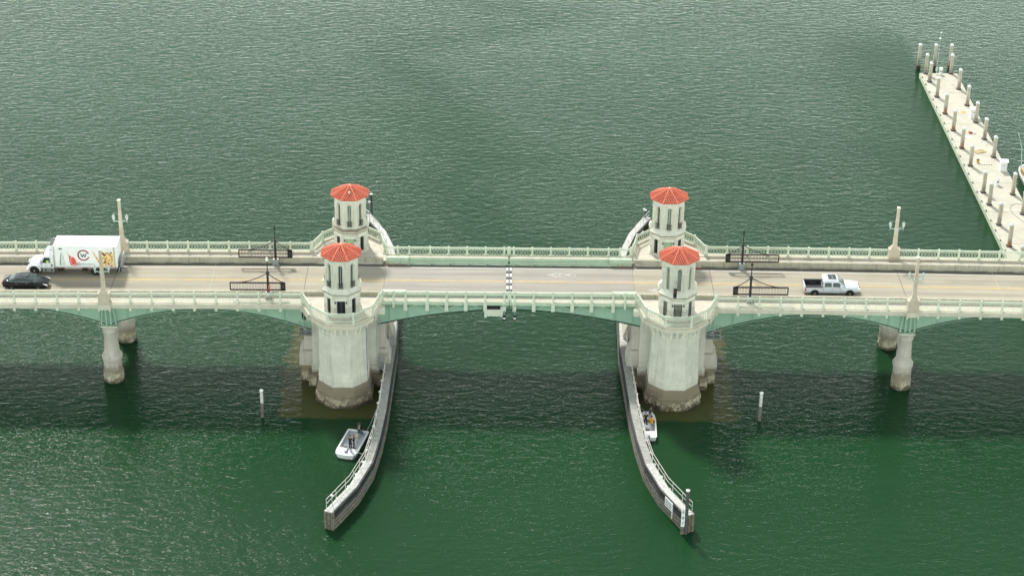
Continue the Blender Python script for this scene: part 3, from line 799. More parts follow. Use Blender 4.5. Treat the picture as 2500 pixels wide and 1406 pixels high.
# --- towers
def arch_outline(w_, z0, z1, n=8):
    r = w_/2; zs = z1-r
    return [(-r, z0), (-r, zs)]+[(-r*cos(pi*i/n), zs+r*sin(pi*i/n)) for i in range(1, n)]+[(r, zs), (r, z0)]

def face_wall(mb, A, z0, z1, w_, oz0, oz1, depth, ang, arch=True):
    """one octagon face with an opening; face plane at apothem A"""
    h = A*T8; r = w_/2; N = 8
    ca, sa = cos(ang), sin(ang)
    def P(u, z, d=0.0): return ((A-d)*ca-u*sa, (A-d)*sa+u*ca, z)
    def quad(*p): mb.add(p, [(0, 1, 2, 3)])
    quad(P(-h, z0), P(-r, z0), P(-r, z1), P(-h, z1)); quad(P(r, z0), P(h, z0), P(h, z1), P(r, z1))
    quad(P(-r, z0), P(r, z0), P(r, oz0), P(-r, oz0))
    if arch:
        zs = oz1-r
        pts = [(-r*cos(pi*i/N), zs+r*sin(pi*i/N)) for i in range(N+1)]
    else:
        zs = oz1; pts = [(-r, oz1), (r, oz1)]
    for a, b in zip(pts[:-1], pts[1:]):
        quad(P(a[0], a[1]), P(b[0], b[1]), P(b[0], z1), P(a[0], z1)); quad(P(a[0], a[1]), P(b[0], b[1]), P(b[0], b[1], depth), P(a[0], a[1], depth))
    quad(P(-r, oz0), P(-r, zs), P(-r, zs, depth), P(-r, oz0, depth)); quad(P(r, oz0), P(r, zs), P(r, zs, depth), P(r, oz0, depth))
    quad(P(-r, oz0), P(r, oz0), P(r, oz0, depth), P(-r, oz0, depth))

SH_A, SH_Z0, SH_Z1 = 1.62, 13.42, 16.80
LO_A, LO_Z0, LO_Z1 = 1.84, 10.28, 12.98
WIN_W, WIN0, WIN1 = 0.40, 13.62, 16.22

def make_parts():
    P = {}
    m = MB()
    for k in range(8): face_wall(m, SH_A, SH_Z0, SH_Z1, WIN_W, WIN0, WIN1, 0.22, k*pi/4)
    P['shaft'] = m.mesh('shaft', 'stone')
    m = MB()
    for k in range(8):
        w_, a_, b_ = (0.86, 10.3, 12.2) if k % 4 == 2 else (0.50, 10.62, 12.42)
        if k % 4 == 2: a_, b_ = 10.29, 12.2
        face_wall(m, LO_A-0.05, LO_Z0, LO_Z1, w_, a_, b_, 0.25, k*pi/4, arch=False)
    P['lower'] = m.mesh('lower_wall', 'joint')
    # archivolt moulding around a shaft window (built on the +X face)
    m = MB(); A = SH_A; n = 10
    zs = WIN1-WIN_W/2
    def arc(r0, r1, zc, d):
        for i in range(n):
            a, b = pi*i/n, pi*(i+1)/n
            q = [(r0*cos(a), zc+r0*sin(a)), (r1*cos(a), zc+r1*sin(a)), (r1*cos(b), zc+r1*sin(b)), (r0*cos(b), zc+r0*sin(b))]
            m.prism(q, A+0.001, A+d, 'x')
    arc(0.33, 0.41, zs-0.02, 0.09); arc(0.21, 0.255, zs, 0.06)
    for s_ in (-1, 1):
        u0, u1 = sorted((s_*0.34, s_*0.40)); m.box(A+.001, A+.09, u0, u1, zs-0.36, zs-0.02)
        u0, u1 = sorted((s_*0.34, s_*0.62)); m.box(A+.001, A+.09, u0, u1, zs-0.44, zs-0.361)
        u0, u1 = sorted((s_*0.225, s_*0.255)); m.box(A+.001, A+.03, u0, u1, WIN0, zs)
        for uu in (0.37, 0.56):
            u0, u1 = sorted((s_*(uu-0.012), s_*(uu+0.012))); m.box(A+.001, A+.06, u0, u1, WIN0-0.05, zs-0.45)
    P['surround'] = m.mesh('window', 'trim')
    m = MB(); m.prism(arch_outline(WIN_W+0.02, WIN0, WIN1), A-0.20, A-0.18, 'x'); P['pane'] = m.mesh('pane', 'glass'); P['pane_pale'] = m.mesh('pane', 'paleglass')
    m = MB(); m.box(A-.179, A-.15, -0.02, 0.02, WIN0, WIN1-0.02)
    P['mullion'] = m.mesh('glazing_bar', 'muntin')
    m = MB()
    for u in (-0.1, 0.0, 0.1): m.box(A-.179, A-.15, u-0.013, u+0.013, WIN0, WIN1-0.03)
    z = WIN0+0.2
    while z < WIN1-0.05: m.box(A-.178, A-.149, -0.2, 0.2, z-0.013, z+0.013); z += 0.2
    P['muntins'] = m.mesh('glazing_bars', 'muntin')
    m = MB()
    for u in [-.24+.08*i for i in range(7)]: m.box(A+.16, A+.185, u-.012, u+.012, WIN0, WIN0+0.62)
    for zz in (WIN0, WIN0+.6): m.box(A+.0, A+.19, -.27, -.24, zz, zz+.03); m.box(A+.0, A+.19, .24, .27, zz, zz+.03); m.box(A+.155, A+.19, -.24, .24, zz, zz+.035)
    P['balconet'] = m.mesh('balconet', 'iron')
    # lower windows
    B = LO_A-0.05
    m = MB(); m.box(B-.24, B-.22, -.25, .25, 10.62, 12.42); P['lopane'] = m.mesh('window', 'dark'); 
    m = MB(); m.box(B-.24, B-.22, -.43, .43, 10.29, 12.2); P['dopane'] = m.mesh('door', 'dark'); P['greendoor'] = m.mesh('door', 'door')
    m = MB()
    for u in (-.24, -.08, .08, .24): m.box(B-.219, B-.19, u-.014, u+.014, 10.62, 12.42)
    for i in range(9): m.box(B-.218, B-.189, -.25, .25, 10.64+i*.22-.013, 10.64+i*.22+.013)
    P['logrid'] = m.mesh('glazing_bars', 'muntin')
    m = MB()
    for u in (-.42, -.26, -.13, 0, .13, .26, .42): m.box(B-.219, B-.19, u-.014, u+.014, 10.3, 12.2)
    for i in range(8): m.box(B-.218, B-.189, -.43, .43, 10.4+i*.25-.013, 10.4+i*.25+.013)
    P['dogrid'] = m.mesh('glazing_bars', 'muntin')
    m = MB()
    for u in (-.41, 0, .41): m.box(B-.219, B-.19, u-.025, u+.025, 10.3, 12.2)
    P['dobars'] = m.mesh('door_frame', 'slate')
    m = MB(); m.box(B-.219, B-.2, -.42, -.015, 10.32, 12.17); m.box(B-.219, B-.2, .015, .42, 10.32, 12.17); P['doleaf'] = m.mesh('door_leaf', 'door')
    # ashlar blocks, mitred at the corners
    A0, A1 = LO_A-0.05, LO_A; h0, h1 = A0*T8, A1*T8; H = 0.29
    def blk(u0, u1, nm):
        b = MB(); mit0 = (h1-h0) if u0 < -0.7 else 0; mit1 = (h1-h0) if u1 > 0.7 else 0
        b.add([(A0, u0+mit0, 0), (A1, u0, 0), (A1, u1, 0), (A0, u1-mit1, 0), (A0, u0+mit0, H), (A1, u0, H), (A1, u1, H), (A0, u1-mit1, H)],
              [(0, 3, 2, 1), (4, 5, 6, 7), (0, 1, 5, 4), (1, 2, 6, 5), (2, 3, 7, 6), (3, 0, 4, 7)])
        return b.mesh(nm, 'block')
    P['full'] = blk(-h1, h1, 'stone_block'); 
    P['wl'] = blk(-h1, -.26, 'stone_block'); P['wr'] = blk(.26, h1, 'stone_block')
    P['dl'] = blk(-h1, -.44, 'stone_block'); P['dr'] = blk(.44, h1, 'stone_block')
    m = MB()
    for i in range(7):
        u = -.45+i*.15; m.prism([(u-.065, 0), (u+.065, 0), (u+.075+.02*(i-3), .33), (u-.055+.02*(i-3), .33)], A1+.001, A1+.02, 'x')
    P['voussoir'] = m.mesh('flat_arch', 'trim')
    m = MB(); m.lathe([(.05, 0), (.07, .05), (.07, .2), (.03, .28)], 6); m.box(-.12, 0, -.02, .02, .05, .1); P['sconce'] = m.mesh('wall_lamp', 'iron')
    # side scroll sitting on the ledge
    m = MB(); m.prism([(1.66, 0), (2.02, 0), (2.04, .35), (1.98, .62), (1.88, .74), (1.78, .78), (1.70, .95), (1.66, 1.0)], -.28, .28, 'y'); m.lathe([(.1, 0)], 8) if False else None
    P['scroll'] = m.mesh('scroll', 'trim')
    m = MB(); m.lathe([(1.95, 12.98), (1.97, 13.0), (1.97, 13.10), (1.90, 13.12), (1.88, 13.16), (1.72, 13.36), (1.66, 13.42)], 8, oct=True); P['cornice'] = m.mesh('cornice', 'stone')
    m = MB(); m.lathe([(1.86, 12.83), (1.99, 12.90), (1.99, 12.975)], 8, oct=True); P['ledge'] = m.mesh('stained_ledge', 'stain')
    m = MB(); m.lathe([(1.63, 16.62), (1.68, 16.64), (1.68, 16.74), (1.80, 16.80), (1.86, 16.88)], 8, oct=True); P['eave'] = m.mesh('eave', 'trim')
    m = MB(); m.lathe([(1.95, 10.28), (1.95, 10.50), (1.86, 10.58)], 8, oct=True); P['plinth'] = m.mesh('plinth', 'block')
    # roof
    RA, RZ0, RZ1 = 1.98, 16.86, 17.86
    m = MB(); m.lathe([(RA-.02, RZ0), (RA, RZ0+.04), (0.06, RZ1)], 8, oct=True); P['roof'] = m.mesh('roof', 'tile_dark')
    sl = sqrt(RA**2+(RZ1-RZ0)**2); tiles = MB(); rows, tw = 8, 0.185; rng = random.Random(2)
    for kf in range(8):
        ang = kf*pi/4; ca, sa = cos(ang), sin(ang); cz, sz_ = RA/sl, (RZ1-RZ0)/sl
        def Q(u, v, wv):    # u across, v up slope from eave, wv normal
            rad = RA-v*cz+wv*sz_; z = RZ0+0.05+v*sz_+wv*cz
            return (rad*ca-u*sa, rad*sa+u*ca, z)
        for r_ in range(rows):
            v0 = r_*sl/rows-0.05; v1 = v0+sl/rows*1.16
            hw = (RA-max(0, (v0+v1)/2-0.02)*cz)*T8
            n = int(hw*2/tw)
            for i in range(n+1):
                u = (i-n/2)*tw
                if abs(u) > hw+0.02: continue
                js = rng.uniform(-.008, .008); w0, w1 = 0.064, 0.054; l0, l1 = 0.11+js, 0.06+js
                vs = []
                for v, ww, lift in ((v0, w0, l0), (v1, w1, l1)):
                    for t in (0, .25, .5, .75, 1): vs.append(Q(u-ww*cos(pi*t), v, lift*sin(pi*t)*0.95+(0.03 if v == v0 else 0.0)))
                tiles.add(vs, [(0, 1, 6, 5), (1, 2, 7, 6), (2, 3, 8, 7), (3, 4, 9, 8), (0, 4, 3, 2, 1)])
    P['tiles'] = tiles.mesh('roof_tiles', 'tile')
    m = MB(); kk = 1/cos(pi/8); a0 = Vector((RA*kk, 0, RZ0+.08)); a1 = Vector((0.05, 0, RZ1+.07))
    for i in range(7):
        p = a0.lerp(a1, i/7); q = a0.lerp(a1, (i+1)/7+0.02); m.tube([p, q], .085, 8, .068)
    P['hip'] = m.mesh('hip_ridge', 'hip')
    m = MB(); m.lathe([(.13, 17.84), (.14, 17.92), (.09, 18.0), (.02, 18.04)], 10); P['finial'] = m.mesh('finial', 'trim')
    return P
PT = make_parts()

def tower(sx, sy, label, style):
    root = thing('bridge_tower', label, 'tower', (sx*TX, sy*TY, 0), group='octagonal towers with red tile roofs')
    put('shaft', PT['shaft'], root); put('lower_wall', PT['lower'], root); put('cornice', PT['cornice'], root)
    put('stained_ledge', PT['ledge'], root); put('plinth', PT['plinth'], root); put('eave', PT['eave'], root)
    roof = put('roof', PT['roof'], root); put('roof_tiles', PT['tiles'], roof, kind='stuff'); put('finial', PT['finial'], roof)
    for k in range(8): put('hip_ridge', PT['hip'], roof, rz=pi/8+k*pi/4)
    grid = style['grid']; road_k = 2 if sy < 0 else 6; river_k = 6 if sy < 0 else 2
    for k in range(8):
        a = k*pi/4
        wdw = put('window', PT['surround'], root, rz=a)
        put('pane', PT['pane_pale'] if (style['pale'] and k == 6) else PT['pane'], wdw)
        if grid: put('glazing_bars', PT['muntins'], wdw)
        else: put('glazing_bar', PT['mullion'], wdw)
        if not style.get('nobalc'): put('balconet', PT['balconet'], wdw)
        door_face = k in (2, 6)
        if door_face:
            if k == road_k:
                d = put('door', PT['greendoor'], root, rz=a); 
            else:
                d = put('door', PT['dopane'], root, rz=a); put('glazing_bars' if grid else 'door_frame', PT['dogrid'] if grid else PT['dobars'], d)
            for u in (-.58, .58):
                put('wall_lamp', PT['sconce'], root, (1.94*cos(a)-u*sin(a), 1.94*sin(a)+u*cos(a), 11.95), a)
        else:
            wd = put('lower_window', PT['lopane'], root, rz=a)
            if grid: put('glazing_bars', PT['logrid'], wd)
        put('flat_arch', PT['voussoir'], root, (0, 0, 12.44 if not door_face else 12.22), a)
        for c in range(8):
            z = 10.30+c*0.334
            mid = z+.16
            hasgap = (10.29 < mid < 12.3) if door_face else (10.62 < mid < 12.45)
            if c == 0: continue
            if hasgap:
                put('stone_block', PT['dl' if door_face else 'wl'], root, (0, 0, z), a); put('stone_block', PT['dr' if door_face else 'wr'], root, (0, 0, z), a)
            else: put('stone_block', PT['full'], root, (0, 0, z), a)
    for a in (0, pi): put('scroll', PT['scroll'], root, (0, 0, 13.12), a)
    return root
tw_fl = tower(-1, -1, 'front tower beside the truck approach, plain windows with iron balconets', dict(grid=False, pale=False))
tw_fr = tower(1, -1, 'front tower with small-paned grid windows and traffic signal hung before it', dict(grid=True, pale=False, nobalc=True))
tw_rl = tower(-1, 1, 'rear tower with brown-stained ledge and small box on its red roof', dict(grid=False, pale=True))
tw_rr = tower(1, 1, 'rear tower with clean pale walls behind the tower with grid windows', dict(grid=False, pale=True))
m = MB(); m.box(-.11, .11, -1.22, -1.0, 17.38, 17.62); build(m, 'vent_box', 'cream', tw_rl)
m = MB(); m.lathe([(1.90, 13.105), (1.985, 13.112), (1.80, 13.27), (1.75, 13.3)], 8, oct=True)
m2 = MB()
for k in (5, 6, 7):
    a = k*pi/4; ca, sa = cos(a), sin(a); h = 1.98*T8*0.98
    f = lambda A, u, z: (A*ca-u*sa, A*sa+u*ca, z)
    m2.add([f(1.99, -h, 13.12), f(1.99, h, 13.12), f(1.735, h*.88, 13.37), f(1.735, -h*.88, 13.37)], [(0, 1, 2, 3)])
build(m2, 'rust_stain', 'stain', tw_rl)

# traffic signal in front of the right front tower
root = thing('traffic_signal', 'three-light traffic signal with red lit, hung before the front tower', 'traffic light', (17.0, -9.55, 13.3))
m = MB(); m.box(-.17, .17, -.12, .12, 0, 1.0); build(m, 'housing', 'black', root)
for i, mt in enumerate(('dark', 'dark', 'red')):
    m = MB(); m.lathe([(.11, 0), (.11, .03)], 12); o = build(m, 'lens', mt, root, (0, -.13, .18+i*.32)); o.rotation_euler = (pi/2, 0, 0)
    m = MB(); n = 8
    for j in range(n):
        a, b = pi*j/n, pi*(j+1)/n
        m.add([(.14*cos(a), -.12, .14*sin(a)), (.14*cos(b), -.12, .14*sin(b)), (.14*cos(b), -.36, .13*sin(b)), (.14*cos(a), -.36, .13*sin(a))], [(0, 1, 2, 3)])
    build(m, 'visor', 'black', root, (0, 0, .18+i*.32))
m = MB(); m.tube([(0, .1, 1.0), (.08, .1, 1.4), (.1, .3, 1.5), (.1, .75, 1.5)], .04); m.tube([(.1, .3, 1.5), (.1, .3, 1.75)], .05); m.tube([(-.05, .3, 1.6), (.25, .3, 1.6)], .03)
build(m, 'bracket', 'galv', root)

# ------------------------------------------------------------------ street lamps
def make_lamp():
    root = thing('street_lamp', '', 'street lamp', group='obelisk street lamps with twin lanterns')
    m = MB(); m.box(-.66, .66, -.42, .42, -.02, .18); m.box(-.60, .60, -.38, .38, .18, 1.12)
    m.box(-.64, .64, -.41, .41, 1.12, 1.22)
    prof = [(.58, 1.22), (.50, 1.26), (.40, 1.38), (.33, 1.55), (.27, 1.62)]
    m.loft([[(-a, -a*.7, z), (a, -a*.7, z), (a, a*.7, z), (-a, a*.7, z)] for a, z in prof])
    build(m, 'pedestal', 'lamp_stone', root)
    m = MB(); m.box(-.16, .16, -.43, -.421, .42, .74); build(m, 'plaque', 'dark', root)
    m = MB(); m.loft([[(-a, -a, z), (a, -a, z), (a, a, z), (-a, a, z)] for a, z in ((.22, 1.62), (.135, 6.15))]); build(m, 'obelisk', 'lamp_stone', root)
    m = MB(); m.box(-.18, .18, -.18, .18, 6.15, 6.24); m.loft([[(-a, -a, z), (a, -a, z), (a, a, z), (-a, a, z)] for a, z in ((.18, 6.24), (.11, 6.30))]); build(m, 'cap', 'trim', root)
    m = MB(); m.tube([(-.72, 0, 3.72), (-.3, 0, 3.62), (.3, 0, 3.62), (.72, 0, 3.72)], .045); m.tube([(-.25, 0, 3.7), (-.5, 0, 3.95)], .02); m.box(-.2, .2, -.2, .2, 3.55, 3.70); build(m, 'arm', 'lampmetal', root)
    for s in (-1, 1):
        m = MB(); m.lathe([(.05, 3.70), (.05, 3.82), (.10, 3.86), (.17, 4.22), (.20, 4.26), (.13, 4.36), (.10, 4.40), (.03, 4.46), (.04, 4.52), (.01, 4.60)], 8, (s*.72, 0)); ln = build(m, 'lantern', 'lampmetal', root)
        m = MB(); m.lathe([(.115, 3.90), (.178, 4.2)], 8, (s*.72, 0)); build(m, 'lantern_glass', 'lampglass', ln)
        m = MB(); m.lathe([(.03, 3.5), (.05, 3.62), (.04, 3.7)], 6, (s*.72, 0)); build(m, 'pendant', 'lampmetal', ln)
    return root
lamp = make_lamp()
lamps = [(-LX, -6.0, 'obelisk lamp standing in front of the white truck'), (-LX, 6.0, 'obelisk lamp rising behind the tail of the white truck'),
         (LX, -6.0, 'obelisk lamp on the rail just past the pickup, nearer the boats'), (LX, 6.0, 'obelisk lamp on the rail on the jetty side beyond the pickup')]
feet = []
for i, (x, y, lb) in enumerate(lamps):
    z = ztop(x)+.36
    if i == 0: lamp.location = (x, y, z); lamp['label'] = lb; L = lamp
    else: L = dup(lamp, (x, y, z), label=lb)
    if y < 0: L.rotation_euler = (0, 0, pi); feet.append(L)
for L in feet:
    m = MB(); m.box(-.68, .68, .03, .50, -.62, -.021); m.box(-.66, -.48, .1, .50, -.82, -.621); m.box(.48, .66, .1, .50, -.82, -.621)
    build(m, 'pedestal_foot', 'cream', L)

# ------------------------------------------------------------------ barrier gates (swing gates with suspension-bridge outline)
def gate(x, y, zb, flip, label, topstyle):
    root = thing('barrier_gate', label, 'barrier gate', (x, y, zb), group='black swing gates shaped like small suspension bridges', scale=(flip, 1, 1))
    m = MB(); m.box(-.30, .30, -.20, .20, 0, .72-.0); m.box(-.42, .42, -.24, .24, -.0, .06); build(m, 'base_box', 'galv', root)
    m = MB(); m.box(-.11, .11, -.11, .11, .72, 3.0); m.loft([[(-a, -a, z), (a, -a, z), (a, a, z), (-a, a, z)] for a, z in ((.2, 2.86), (.18, 2.95), (.09, 3.15))]); m.tube([(0, 0, 3.0), (0, 0, 4.35)], .055); build(m, 'pole', 'black', root)
    m = MB()
    if topstyle: m.lathe([(.06, 4.3), (.15, 4.36), (.16, 4.5), (.10, 4.58)], 10); m.ball((0, 0, 4.62), .13)
    else: m.lathe([(.05, 4.3), (.13, 4.36), (.15, 4.52), (.09, 4.66), (.02, 4.86)], 8)
    build(m, 'finial', 'white' if topstyle == 2 else 'black', root)
    x0, x1 = -3.95, 1.80
    m = MB()
    m.beam((x0, -.2, 1.02), (x1, -.2, 1.02), .12, .15); m.beam((x0, -.2, 1.86), (x1, -.2, 1.86), .12, .15); m.beam((x0, -.2, 1.02), (x0, -.2, 1.86), .12, .12)
    build(m, 'frame', 'brownblack', root)
    m = MB(); m.box(x1-.48, x1+.06, -.26, -.14, .97, 1.91); build(m, 'counterweight', 'black', root)
    n = 15
    for i in range(n):
        c = x0+.35+i*(x1-.48-x0-.5)/(n-1); b = MB()
        for d in (-.075, .075): b.beam((c+d, -.2, 1.06), (c+d, -.2, 1.82), .018, .018)
        for zz in (1.17, 1.70): b.beam((c-.075, -.2, zz), (c+.075, -.2, zz), .018, .018)
        build(b, 'bar_pair', 'black', root)
    m = MB()
    ca = [(x0+.9-(0)+(0-(x0+.9))*t, -.2, 1.9+(1.10)*(t**1.7)) for t in [i/12 for i in range(13)]]
    cb = [(x1-.1+(0-(x1-.1))*t, -.2, 1.9+1.10*(t**1.35)) for t in [i/10 for i in range(11)]]
    m.tube(ca, .048, 6); m.tube(cb, .048, 6); build(m, 'cable', 'brownblack', root)
    m = MB()
    for k in (3, 5, 6, 8, 9, 10): m.beam(ca[k], (ca[k][0], -.2, 1.9), .012, .012)
    for k in (3, 5, 7): m.beam(cb[k], (cb[k][0], -.2, 1.9), .012, .012)
    build(m, 'hangers', 'black', root)
    return root
gate(-25.45, -4.50, 10.17, 1, 'black swing gate on the walkway beside the jogging person', 2)
gate(25.45, -4.50, 10.17, -1, 'black swing gate on the walkway nearest behind the pickup', 0)
gate(-25.45, 3.55, ztop(25), 1, 'black swing gate with pointed finial against the jetty-side barrier, truck approach', 0)
gate(25.45, 3.55, ztop(25), -1, 'black swing gate with domed finial against the jetty-side barrier, pickup approach', 1)

# small red and white delineator posts
for i, (x, y, sc) in enumerate(((-12.6, 3.4, 1), (-11.9, 3.3, 1), (-13.2, 3.5, .9), (11.9, 3.4, 1), (12.4, 3.3, 1), (13.0, 3.3, 1), (20.6, 3.4, .9), (21.1, 3.5, .9))):
    m = MB(); m.lathe([(.10, 0), (.10, .03), (.035, .05), (.03, .42), (.02, .44)], 8)
    wh = ('by the truck-side tower' if x < 0 else 'by the pickup-side tower' if x < 15 else 'just beyond the pickup-side tower')
    o = build(m, 'delineator_post', 'orange', loc=(x, y, ztop(x)+.003))
    o['label'] = 'small orange delineator post, %s, %s' % (('middle one', 'one nearest mid span', 'one nearest the tower', 'one nearest mid span', 'middle one', 'one nearest the tower', 'one nearer the tower', 'one farther from the tower')[i], wh); o['category'] = 'traffic post'; o['group'] = 'orange delineator posts in the gutter'

# ------------------------------------------------------------------ channel fenders
FP = [(12.65, 0), (12.85, 6), (13.08, 14), (13.42, 19), (13.98, 23.6), (15.2, 28), (17.2, 32.3)]     # walkway centre, |x| by |y|
def offs(pts, d):
    """offset an open polyline sideways, d > 0 towards +normal"""
    out = []
    for i, p in enumerate(pts):
        a = Vector(pts[max(0, i-1)]); b = Vector(pts[min(len(pts)-1, i+1)]); t = (b-a).normalized()
        out.append((p[0]-t.y*d, p[1]+t.x*d))
    return out
FZ = 2.1
def fender(sx, label):
    root = thing('channel_fender', label, 'boat fender')
    full = [(sx*x, -y) for x, y in reversed(FP)]+[(sx*x, y) for x, y in FP[1:]]      # from near tip to far tip
    s = -sx      # sideways sign: towards the channel (x -> 0)
    ch = lambda d: offs(full, d*(1 if sx > 0 else -1))      # positive: towards the channel
    A, B = ch(.38), ch(-.38)
    for i in range(len(full)-1):
        m = MB(); m.prism([A[i], A[i+1], B[i+1], B[i]], FZ-.10, FZ, 'z')
        dark = 2 <= i <= 5
        build(m, 'walkway_deck', 'boardwalk' if dark else 'boardwalk_pale', root)
        # cleat-like slat lines across the boards
        a0, b0, a1, b1 = Vector(A[i]), Vector(B[i]), Vector(A[i+1]), Vector(B[i+1]); L = (a1-a0).length; n = int(L/.32)
        m = MB()
        for k in range(n):
            t0, t1 = (k+.06)/n, (k+.90)/n
            m.prism([tuple(a0.lerp(a1, t0).lerp(b0.lerp(b1, t0), .04)), tuple(a0.lerp(a1, t1).lerp(b0.lerp(b1, t1), .04)), tuple(a0.lerp(a1, t1).lerp(b0.lerp(b1, t1), .96)), tuple(a0.lerp(a1, t0).lerp(b0.lerp(b1, t0), .96))], FZ+.001, FZ+.022, 'z')
        build(m, 'deck_boards', 'boardwalk' if dark else 'boardwalk_pale', root, kind='stuff')
        # wales on the channel face
        for j, (z0, z1, d, mt) in enumerate(((1.72, 1.98, .50, 'wale'), (1.30, 1.56, .54, 'wale'), (.88, 1.16, .54, 'timber'), (.46, .74, .54, 'timber'), (.02, .32, .54, 'timber_wet'))):
            P0, P1 = ch(d)[i], ch(d)[i+1]; Q0, Q1 = ch(d-.20)[i], ch(d-.20)[i+1]
            m = MB(); m.prism([P0, P1, Q1, Q0], z0, z1, 'z'); build(m, 'wale', mt, root)
    # piles behind the wales and under the walkway
    def along(pts, step, start=0.0):
        acc = start; out = []
        for i in range(len(pts)-1):
            a, b = Vector(pts[i]), Vector(pts[i+1]); L = (b-a).length
            while acc < L: out.append((a+(b-a)*acc/L, atan2((b-a).y, (b-a).x))); acc += step
            acc -= L
        return out
    pm = MB(); pm.lathe([(.17, -1.5), (.17, 1.70)], 10); pme = pm.mesh('pile', 'timber_wet')
    for p, a in along(ch(.14), 2.3, .25): put('pile', pme, root, (p.x, p.y, 0))
    pm = MB(); pm.lathe([(.15, -1.5), (.15, 1.60)], 10); pme2 = pm.mesh('pile', 'timber')
    cm = MB(); cm.lathe([(.18, 1.58), (.18, 1.62), (.04, 1.74)], 10); cme = cm.mesh('pile_cap', 'white')
    for p, a in along(ch(-.62), 2.3, .4):
        o = put('pile', pme2, root, (p.x, p.y, 0)); put('pile_cap', cme, o)
    m = MB(); bpt = ch(-.30)
    for i in range(len(bpt)-1): m.beam((*bpt[i], 1.85), (*bpt[i+1], 1.85), .12, .26)
    build(m, 'stringer', 'timber', root)
    # end piles
    for k in (0, -1):
        t = Vector(full[k]); dd = (t-Vector(full[1 if k == 0 else -2])).normalized()
        for u in (-.36, 0.0, .36):
            q = t+dd*.12+Vector((-dd.y, dd.x))*u; m = MB(); m.lathe([(.19, -1.5), (.19, 2.0)], 10, (q.x, q.y)); build(m, 'end_pile', 'timber_wet', root)
        m = MB(); q = t+dd*.05; m.cbox((q.x, q.y, FZ-.06), (.5, .8, .1), atan2(dd.y, dd.x)); build(m, 'end_deck', 'boardwalk_pale', root)
    # handrail on the tower side
    rp = ch(-.36)
    segs = [(0, len(rp)-1)]
    m = MB()
    for zz in (1.08, .58): m.tube([(p[0], p[1], FZ+zz) for p in rp], .032, 6)
    build(m, 'handrail', 'piperail', root)
    sm = MB(); sm.tube([(0, 0, -.25), (0, 0, 1.10)], .028, 6); sme = sm.mesh('rail_post', 'piperail')
    for p, a in along(rp, 1.9, 0.02): put('rail_post', sme, root, (p.x, p.y, FZ))
    return root, ch, full
fl, chL, fullL = fender(-1, 'long dark timber fender with pale walkway curving towards the skiff with standing people')
fr, chR, fullR = fender(1, 'long dark timber fender with pale walkway ending at the white gauge board')

# navigation light posts on the fender tips
def navpost(x, y, label, h=1.05, mt='piperail'):
    root = thing('light_post', label, 'navigation light', (x, y, FZ+.02))
    m = MB(); m.lathe([(.10, 0), (.10, .04), (.035, .06), (.035, h)], 8); build(m, 'pole', 'galv', root)
    m = MB(); m.lathe([(.05, h), (.14, h+.02), (.15, h+.14), (.08, h+.20), (.01, h+.22)], 10); build(m, 'lamp_head', mt, root)
    return root
navpost(-17.0, -31.6, 'pinkish lamp on a short pole at the tip of the fender beside the skiff')
navpost(17.1, -31.0, 'white lamp behind the dark pile at the tip of the fender with gauge board', .9, 'white')
navpost(-16.85, 30.4, 'pale lamp on a pole at the far tip of the fender behind the truck-side towers', 2.6, 'white')
navpost(16.7, 30.6, 'white ball lamp on a thin pole at the far tip behind the pickup-side towers', 1.9, 'white')
def darkpile(x, y, h, label, cap='white', r=.17):
    root = thing('mooring_pile', label, 'pile', (x, y, 0))
    m = MB(); m.lathe([(r, -1.5), (r, h)], 12); build(m, 'shaft', 'pilegrey', root)
    m = MB(); m.lathe([(r+.03, h), (r+.03, h+.08), (.05, h+.16)], 12); build(m, 'cap', cap, root)
    return root
darkpile(16.95, -32.75, 4.9, 'tall dark pile with pale cap at the fender tip beside the gauge board')
darkpile(-16.75, 32.6, 4.8, 'tall dark pile with white cap at the far tip of the truck-side fender')
darkpile(17.0, 32.6, 3.0, 'short dark pile with white cap at the far tip of the pickup-side fender')
def channel_pile(x, y, h, label):
    root = thing('channel_pile', label, 'pile', (x, y, 0), group='single grey piles standing in open water')
    m = MB(); m.lathe([(.17, -1.5), (.17, 1.0)], 14); build(m, 'foot', 'timber_wet', root)
    m = MB(); m.lathe([(.16, 1.0), (.16, 1.75)], 14); build(m, 'shaft', 'timber', root)
    m = MB(); m.lathe([(.165, 1.75), (.165, h)], 14); build(m, 'sleeve', 'boardwalk_pale', root)
    m = MB(); m.lathe([(.21, h), (.21, h+.06), (.05, h+.2)], 14); build(m, 'cap', 'white', root)
    return root
channel_pile(-25.75, -12.0, 3.2, 'single grey pile with white cap, between the truck-side columns and tower')
channel_pile(26.4, -11.8, 3.3, 'single grey pile with white cap, between the pickup-side tower and columns')

# gauge board and sign on the right fender
root = thing('gauge_board', 'tall narrow white water gauge board with black figures at the fender tip', 'gauge board', (16.62, -32.85, 0))
m = MB(); m.box(-.17, .17, -.04, .04, .9, 3.0); build(m, 'board', 'white', root)
m = MB(); m.box(-.15, .15, -.035, .035, -1, .9); build(m, 'weathered_foot', 'timber_wet', root)
for i, ch_ in enumerate('789'):
    cu = bpy.data.curves.new('figure', 'FONT'); cu.body = ch_; cu.size = .42; cu.extrude = .004; cu.align_x = 'CENTER'
    text_mesh(cu, 'figure', 'black', root, (0, -.046, 1.15+.62*i))
t0, t1 = Vector(chR(.60)[1]), Vector(chR(.60)[0]); dd = (t1-t0).normalized(); q = t0.lerp(t1, .42)
an = atan2(dd.y, dd.x)
root = thing('fender_sign', 'white notice board with two dark lines fixed to the fender face', 'sign', (q.x, q.y, 1.05), an)
m = MB(); m.box(-.75, .75, -.03, .03, 0, .95); build(m, 'board', 'white', root)
m = MB()
rr = random.Random(9)
